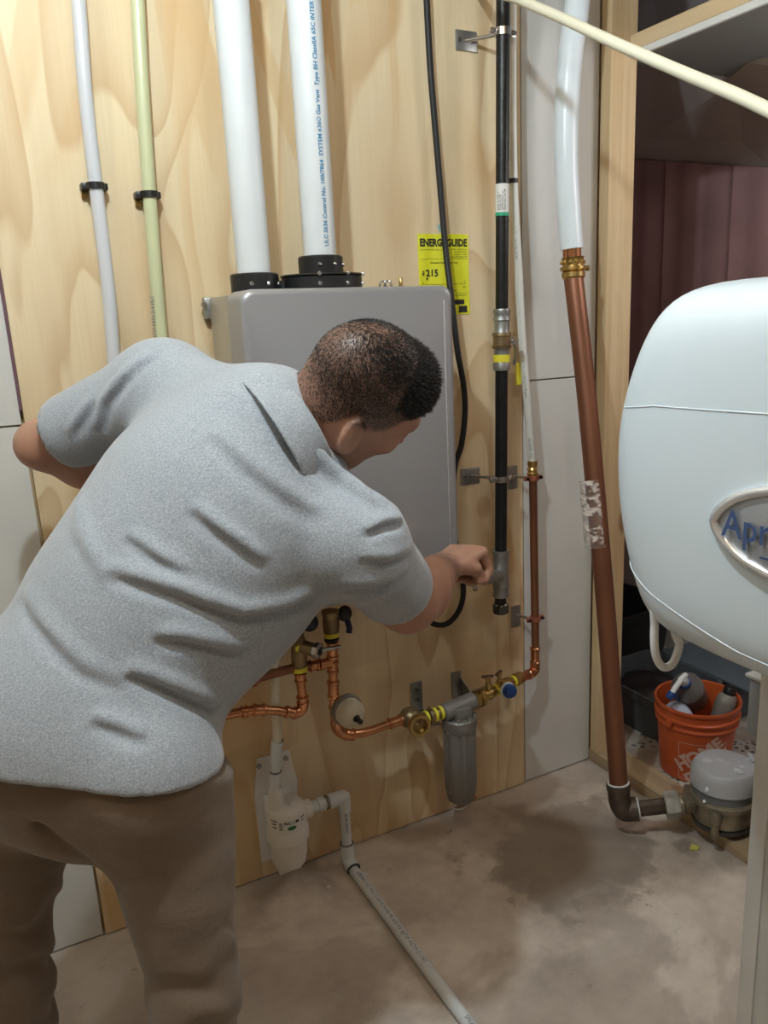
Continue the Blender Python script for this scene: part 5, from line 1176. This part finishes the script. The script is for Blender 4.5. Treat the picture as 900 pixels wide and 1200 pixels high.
# ---------------------------------------------------------------- shirt
SLR = (RSH*.33+RE*.67); SLL = (LSH*.30+LE*.70)
def folds(P):
    d = np.zeros(len(P), np.float32)
    for pts, amp, w_ in FOLDS: d += fold(P, pts, 1.5*amp, w_)
    return d
def sf(*pp): # fold line given by sight lines onto the shirt surface
    out = []
    for px, py in pp:
        o = np.array(CAM, np.float32); dv = np.array(at(px, py, d=1)-CAM, np.float32); t = .7
        for _ in range(60):
            dd_ = shirt0((o+dv*t)[None])[0]
            if dd_ < .001: break
            t += dd_*.7
            if t > 2: break
        out.append(o+dv*t)
    return out
hemdir = nrm_(PEL-WAIST)
def hips(P):
    d = ell(P, PEL+A3((0, 0, .01)), (.178, .158, .19), np.stack([nrm_(HR-HL), np.cross((0, 0, 1), nrm_(HR-HL)), (0, 0, 1)], 1))
    b = smin(ell(P, HR-A3(FWB)*.05, (.105, .11, .13)), ell(P, HL-A3(FWB)*.05, (.105, .11, .13)), .03); return smin(d, b, .04)
def shirt0(P):
    d = torso(P, .004)
    d = smin(d, rcone(P, PEL-A3(ax_s)*.01, PEL-A3(ax_s)*.05, .170, .170), .06)
    um = RSH*.5+RE*.5; d = smin(d, rcone(P, RSH, SLR, .076, .072), .05)
    d = smin(d, rcone(P, LSH, SLL, .076, .070), .05)
    d = smin(d, np.maximum(hips(P)-.012, plane(P, PEL-A3(ax_s)*.14, -A3(ax_s))), .03)
    # cloth hanging from the belly and under the right arm
    d = smin(d, ell(P, CHEST-A3(BK)*.06-A3((0, 0, .05)), (.15, .15, .20), TB), .08)
    return d
FOLDS = []
COLC = ra(337, 511, 1.272); COLA = A3(nrm_(.78*r_+.50*u_+.22*f_))
def make_folds():
    L = []
    def asym(pts, a_, w_, off=(0, 9)):      # a raised fold with the dip under it
        L.append((sf(*pts), a_, w_)); L.append((sf(*[(x+off[0], y+off[1]) for x, y in pts]), -a_*.9, w_*.85))
    asym([(124, 664), (165, 677), (205, 689), (245, 704), (285, 716), (335, 708), (368, 694)], .015, .012)
    asym([(146, 782), (175, 790), (205, 803), (232, 816), (255, 826)], .015, .011)
    asym([(178, 742), (215, 744), (250, 752), (290, 760)], .011, .011)
    asym([(225, 590), (252, 612), (280, 632), (312, 657)], .009, .010, (-6, 9))
    asym([(150, 622), (185, 648), (222, 668)], .006, .010, (-5, 9))
    asym([(340, 500), (368, 530), (400, 556), (432, 578), (455, 590)], .012, .013, (-4, 12))
    asym([(385, 520), (420, 552), (448, 577), (462, 600)], .010, .010, (-5, 8))
    asym([(250, 500), (290, 540), (335, 575), (380, 600)], .006, .015, (-6, 12))
    asym([(106, 838), (140, 850), (172, 864)], .009, .011)
    asym([(92, 585), (104, 640), (131, 682)], .007, .013, (-9, 2))
    asym([(30, 690), (60, 740), (100, 780), (150, 800)], .007, .014, (-6, 8))
    asym([(425, 622), (448, 610), (470, 606)], .012, .008, (2, 8))
    asym([(420, 650), (455, 652), (484, 640)], .007, .009); asym([(400, 684), (440, 682), (478, 664)], .007, .010); asym([(395, 706), (430, 702), (460, 692)], .004, .008)
    asym([(112, 505), (118, 472), (145, 438), (178, 414)], .008, .009, (9, 3)); asym([(78, 510), (92, 488), (112, 460)], .005, .009, (8, 4))
    V = []; R = []
    for pts, a_, w_ in R+V: L.append((sf(*pts), a_, w_))
    return L
FOLDS = make_folds()
hem_o = ra(150, 918, 1.10); 
HP = [ra(0, 868, 1.20), ra(150, 921, 1.10), ra(262, 900, 1.12)]
hem_n = nrm_(np.cross(np.array(HP[1])-HP[0], np.array(HP[1])-(PEL+A3(FWB)*.20+A3((0, 0, -.03)))))
if hem_n@(PEL-C7) < 0: hem_n = -hem_n
def soft_noise(P, s_, seed):
    r = np.random.default_rng(seed); v = 0
    for _ in range(5): k = r.normal(size=3)*s_; v = v+np.sin(P@k.astype(np.float32)+r.random()*6)
    return v/5
def shirt(P):
    d = shirt0(P); near = np.abs(d) < .06
    if near.any(): Q = P[near]; d[near] = d[near]-folds(Q)-.0035*soft_noise(Q, 16, 1)-.0016*soft_noise(Q, 42, 2)
    d = smax(d, plane(P, hem_o, hem_n), .006)
    # sleeve ends and their openings
    for S, E, C_, r0 in ((RSH, RE, SLR, .057), (LSH, LE, SLL, .052)):
        dv = nrm_(E-S); pl_ = plane(P, C_+A3(dv)*.035, dv); loc = np.linalg.norm(P-C_, axis=1)-.16
        cut = np.maximum(pl_, -1e3); d = np.where(loc < 0, smax(d, cut, .006), d); d = smax(d, -rcone(P, C_+A3(dv)*.0, C_+A3(dv)*.09, r0+.004, r0+.006), .003)
    # neck opening
    d = smax(d, -rcone(P, COLC+COLA*.070, COLC+COLA*.2, .074, .080), .004)
    return d
body_mesh('polo_shirt', shirt, (-.32, -1.0, .55), (.80, -.02, 1.48), .0050, HEA, per, 5, 1, label='heather grey polo shirt')
# collar: a folded band round the neck

def collar_fn(P):
    n0 = COLC; ax_ = COLA; q = P-n0; t = q@ax_; rad = np.sqrt(np.maximum((q*q).sum(1)-t*t, 0))
    leaf = np.abs(rad-(.079+.55*np.maximum(.030-t, 0)))-.0036; leaf = smax(leaf, np.abs(t-.004)-.029, .003)
    stand = smax(np.abs(rad-.074)-.0036, np.abs(t-.006)-.030, .003)
    return smin(leaf, stand, .004)
body_mesh('collar', collar_fn, COLC-.16, COLC+.16, .0032, HEA, per, 5, 1, label='folded grey collar')

# ---------------------------------------------------------------- trousers, belt line, shoes
KH = NT('khaki'); kc = KH.mix(KH.noise(KH.coord((1, 1, .5)), 260, 2), (.150, .108, .075), (.200, .148, .105)); KH.l(kc, KH.b.inputs['Base Color']); KH.b.inputs['Roughness'].default_value = .8; KH.b.inputs['Sheen Weight'].default_value = .2
KH.bump(KH.math('ADD', KH.noise(KH.coord((.8, 1, 1.6), (1, 2, 0)), 20, 4, .6, .6), KH.math('MULTIPLY', KH.noise(KH.coord(), 600, 1), .15)), .5, .004)
def trousers(P):
    d = hips(P)
    for H_, K_, A_ in ((HL, KL, AL), (HR, KR, AR)):
        d = smin(d, rcone(P, H_-A3(FWB)*.015, K_, .106, .066), .03); d = smin(d, rcone(P, K_, A_+A3((0, 0, .0)), .066, .068), .02)
    near = np.abs(d) < .05
    if near.any():
        Q = P[near]; low = np.clip((.62-Q[:, 2])/.2, 0, 1); w_ = Q[:, 2]*95+soft_noise(Q, 14, 5)*2.6+Q@A3((20, 14, 0)); d[near] = d[near]-.0075*low*np.sin(w_*.8+soft_noise(Q, 26, 8)*3)*np.clip(soft_noise(Q, 15, 6)+.5, 0, 1)-.004*soft_noise(Q, 20, 4)-.002*soft_noise(Q, 50, 9)
        for pts, a_, w2 in TF: d[near] -= fold(Q, pts, a_*1.3, w2)
    d = smax(d, plane(P, (0, 0, .055), (0, 0, -1)), .004)
    for K_, A_ in ((KL, AL), (KR, AR)): d = smax(d, -rcone(P, A_+A3((0, 0, .03)), A_-A3((0, 0, .08)), .060, .07), .004)
    d = smax(d, plane(P, PEL+A3(ax_s)*.09, ax_s), .006); return d
TF = [([ra(270, 995, 1.12), ra(235, 1020, 1.08), ra(195, 1042, 1.08)], .006, .004), ([ra(250, 925, 1.12), ra(252, 1000, 1.10), ra(262, 1080, 1.12)], .0035, .004), ([ra(20, 900, 1.13), ra(60, 980, 1.12), ra(108, 1020, 1.14)], -.014, .012),
      ([ra(110, 1025, 1.12), ra(160, 1065, 1.10), ra(215, 1098, 1.08)], .008, .012), ([ra(262, 1088, 1.12), ra(235, 1108, 1.10), ra(200, 1100, 1.08)], .010, .012), ([ra(150, 1090, 1.12), ra(190, 1115, 1.10), ra(225, 1118, 1.08)], -.008, .010)]
body_mesh('trousers', trousers, (-.35, -1.05, .03), (.50, -.25, 1.02), .0055, KH.M, per, 5, 1, label='khaki work trousers')
mb = MB(); a_, b_ = ra(256, 897, 1.095), ra(259, 935, 1.09)
SHOE = mat('shoe_brown', (.05, .035, .025), .5)
for A_, nm in ((AL, 'shoe'), (AR, 'shoe')):
    def shoe(P, A_=A_):
        c = np.array(A_)*(1, 1, 0); f3 = A3(FWB); d = fcone(P, A3(c)-f3*.045+A3((0, 0, .038)), A3(c)+f3*.145+A3((0, 0, .030)), .044, .043, .8, (0, 0, 1)); d = smin(d, rcone(P, A3(c)+A3((0, 0, .05)), A3(c)+A3((0, 0, .11)), .047, .048), .03)
        d = smax(d, plane(P, (0, 0, .001), (0, 0, -1)), .003); d = smax(d, -rcone(P, A3(c)+A3((0, 0, .085)), A3(c)+A3((0, 0, .2)), .040, .042), .003); return d
    c = np.array(A_); body_mesh(nm, shoe, (c[0]-.16, c[1]-.16, -.01), (c[0]+.22, c[1]+.2, .2), .005, SHOE, per, 5, 1, label='brown work shoe')

# slim dark wrench held in the right fist, jaws on the gas nipple
wr_ = thing('wrench', 'dark slim wrench gripped in the fist, its jaws on the gas fitting', 'wrench', tuple(GRIP))
J = GRIP-bd*.035; Hn = V3(*[float(q) for q in (RW+RHD*.088-np.array(RHN)/np.linalg.norm(RHN)*.020)]); dv = (Hn-J).normalized(); pn = dv.cross(bd).normalized()
MB().tube([J+dv*.035, J+dv*.08, Hn+dv*.03], .0075, 12, 3).build('handle', mat('tool_black', (.02, .02, .022), .4, .4), wr_)
mb = MB(); q = dv.cross(bd).cross(bd).normalized()
for s_ in (-1, 1): mb.tube([J+dv*.040, J+dv*.030+q*s_*.0+pn*s_*.030, J-dv*.012+pn*s_*.031], .006, 8, 3)
mb.build('jaw', STEEL, wr_, split=False)

# ---------------------------------------------------------------- repeats share a group
for base, g in (('water_line', 'plastic water lines up the wall'), ('isolation_valve', 'valves under the heater'), ('threaded_union', 'unions on the filter run'), ('copper_return', 'copper returns below the heater'), ('storage_tote', 'totes past the studs'), ('plastic_chip', 'plastic offcuts on the floor'), ('tape_scrap', 'scraps of tape')):
    for o in bpy.data.objects:
        if o.parent is None and o.name.split('.')[0] == base: o['group'] = g
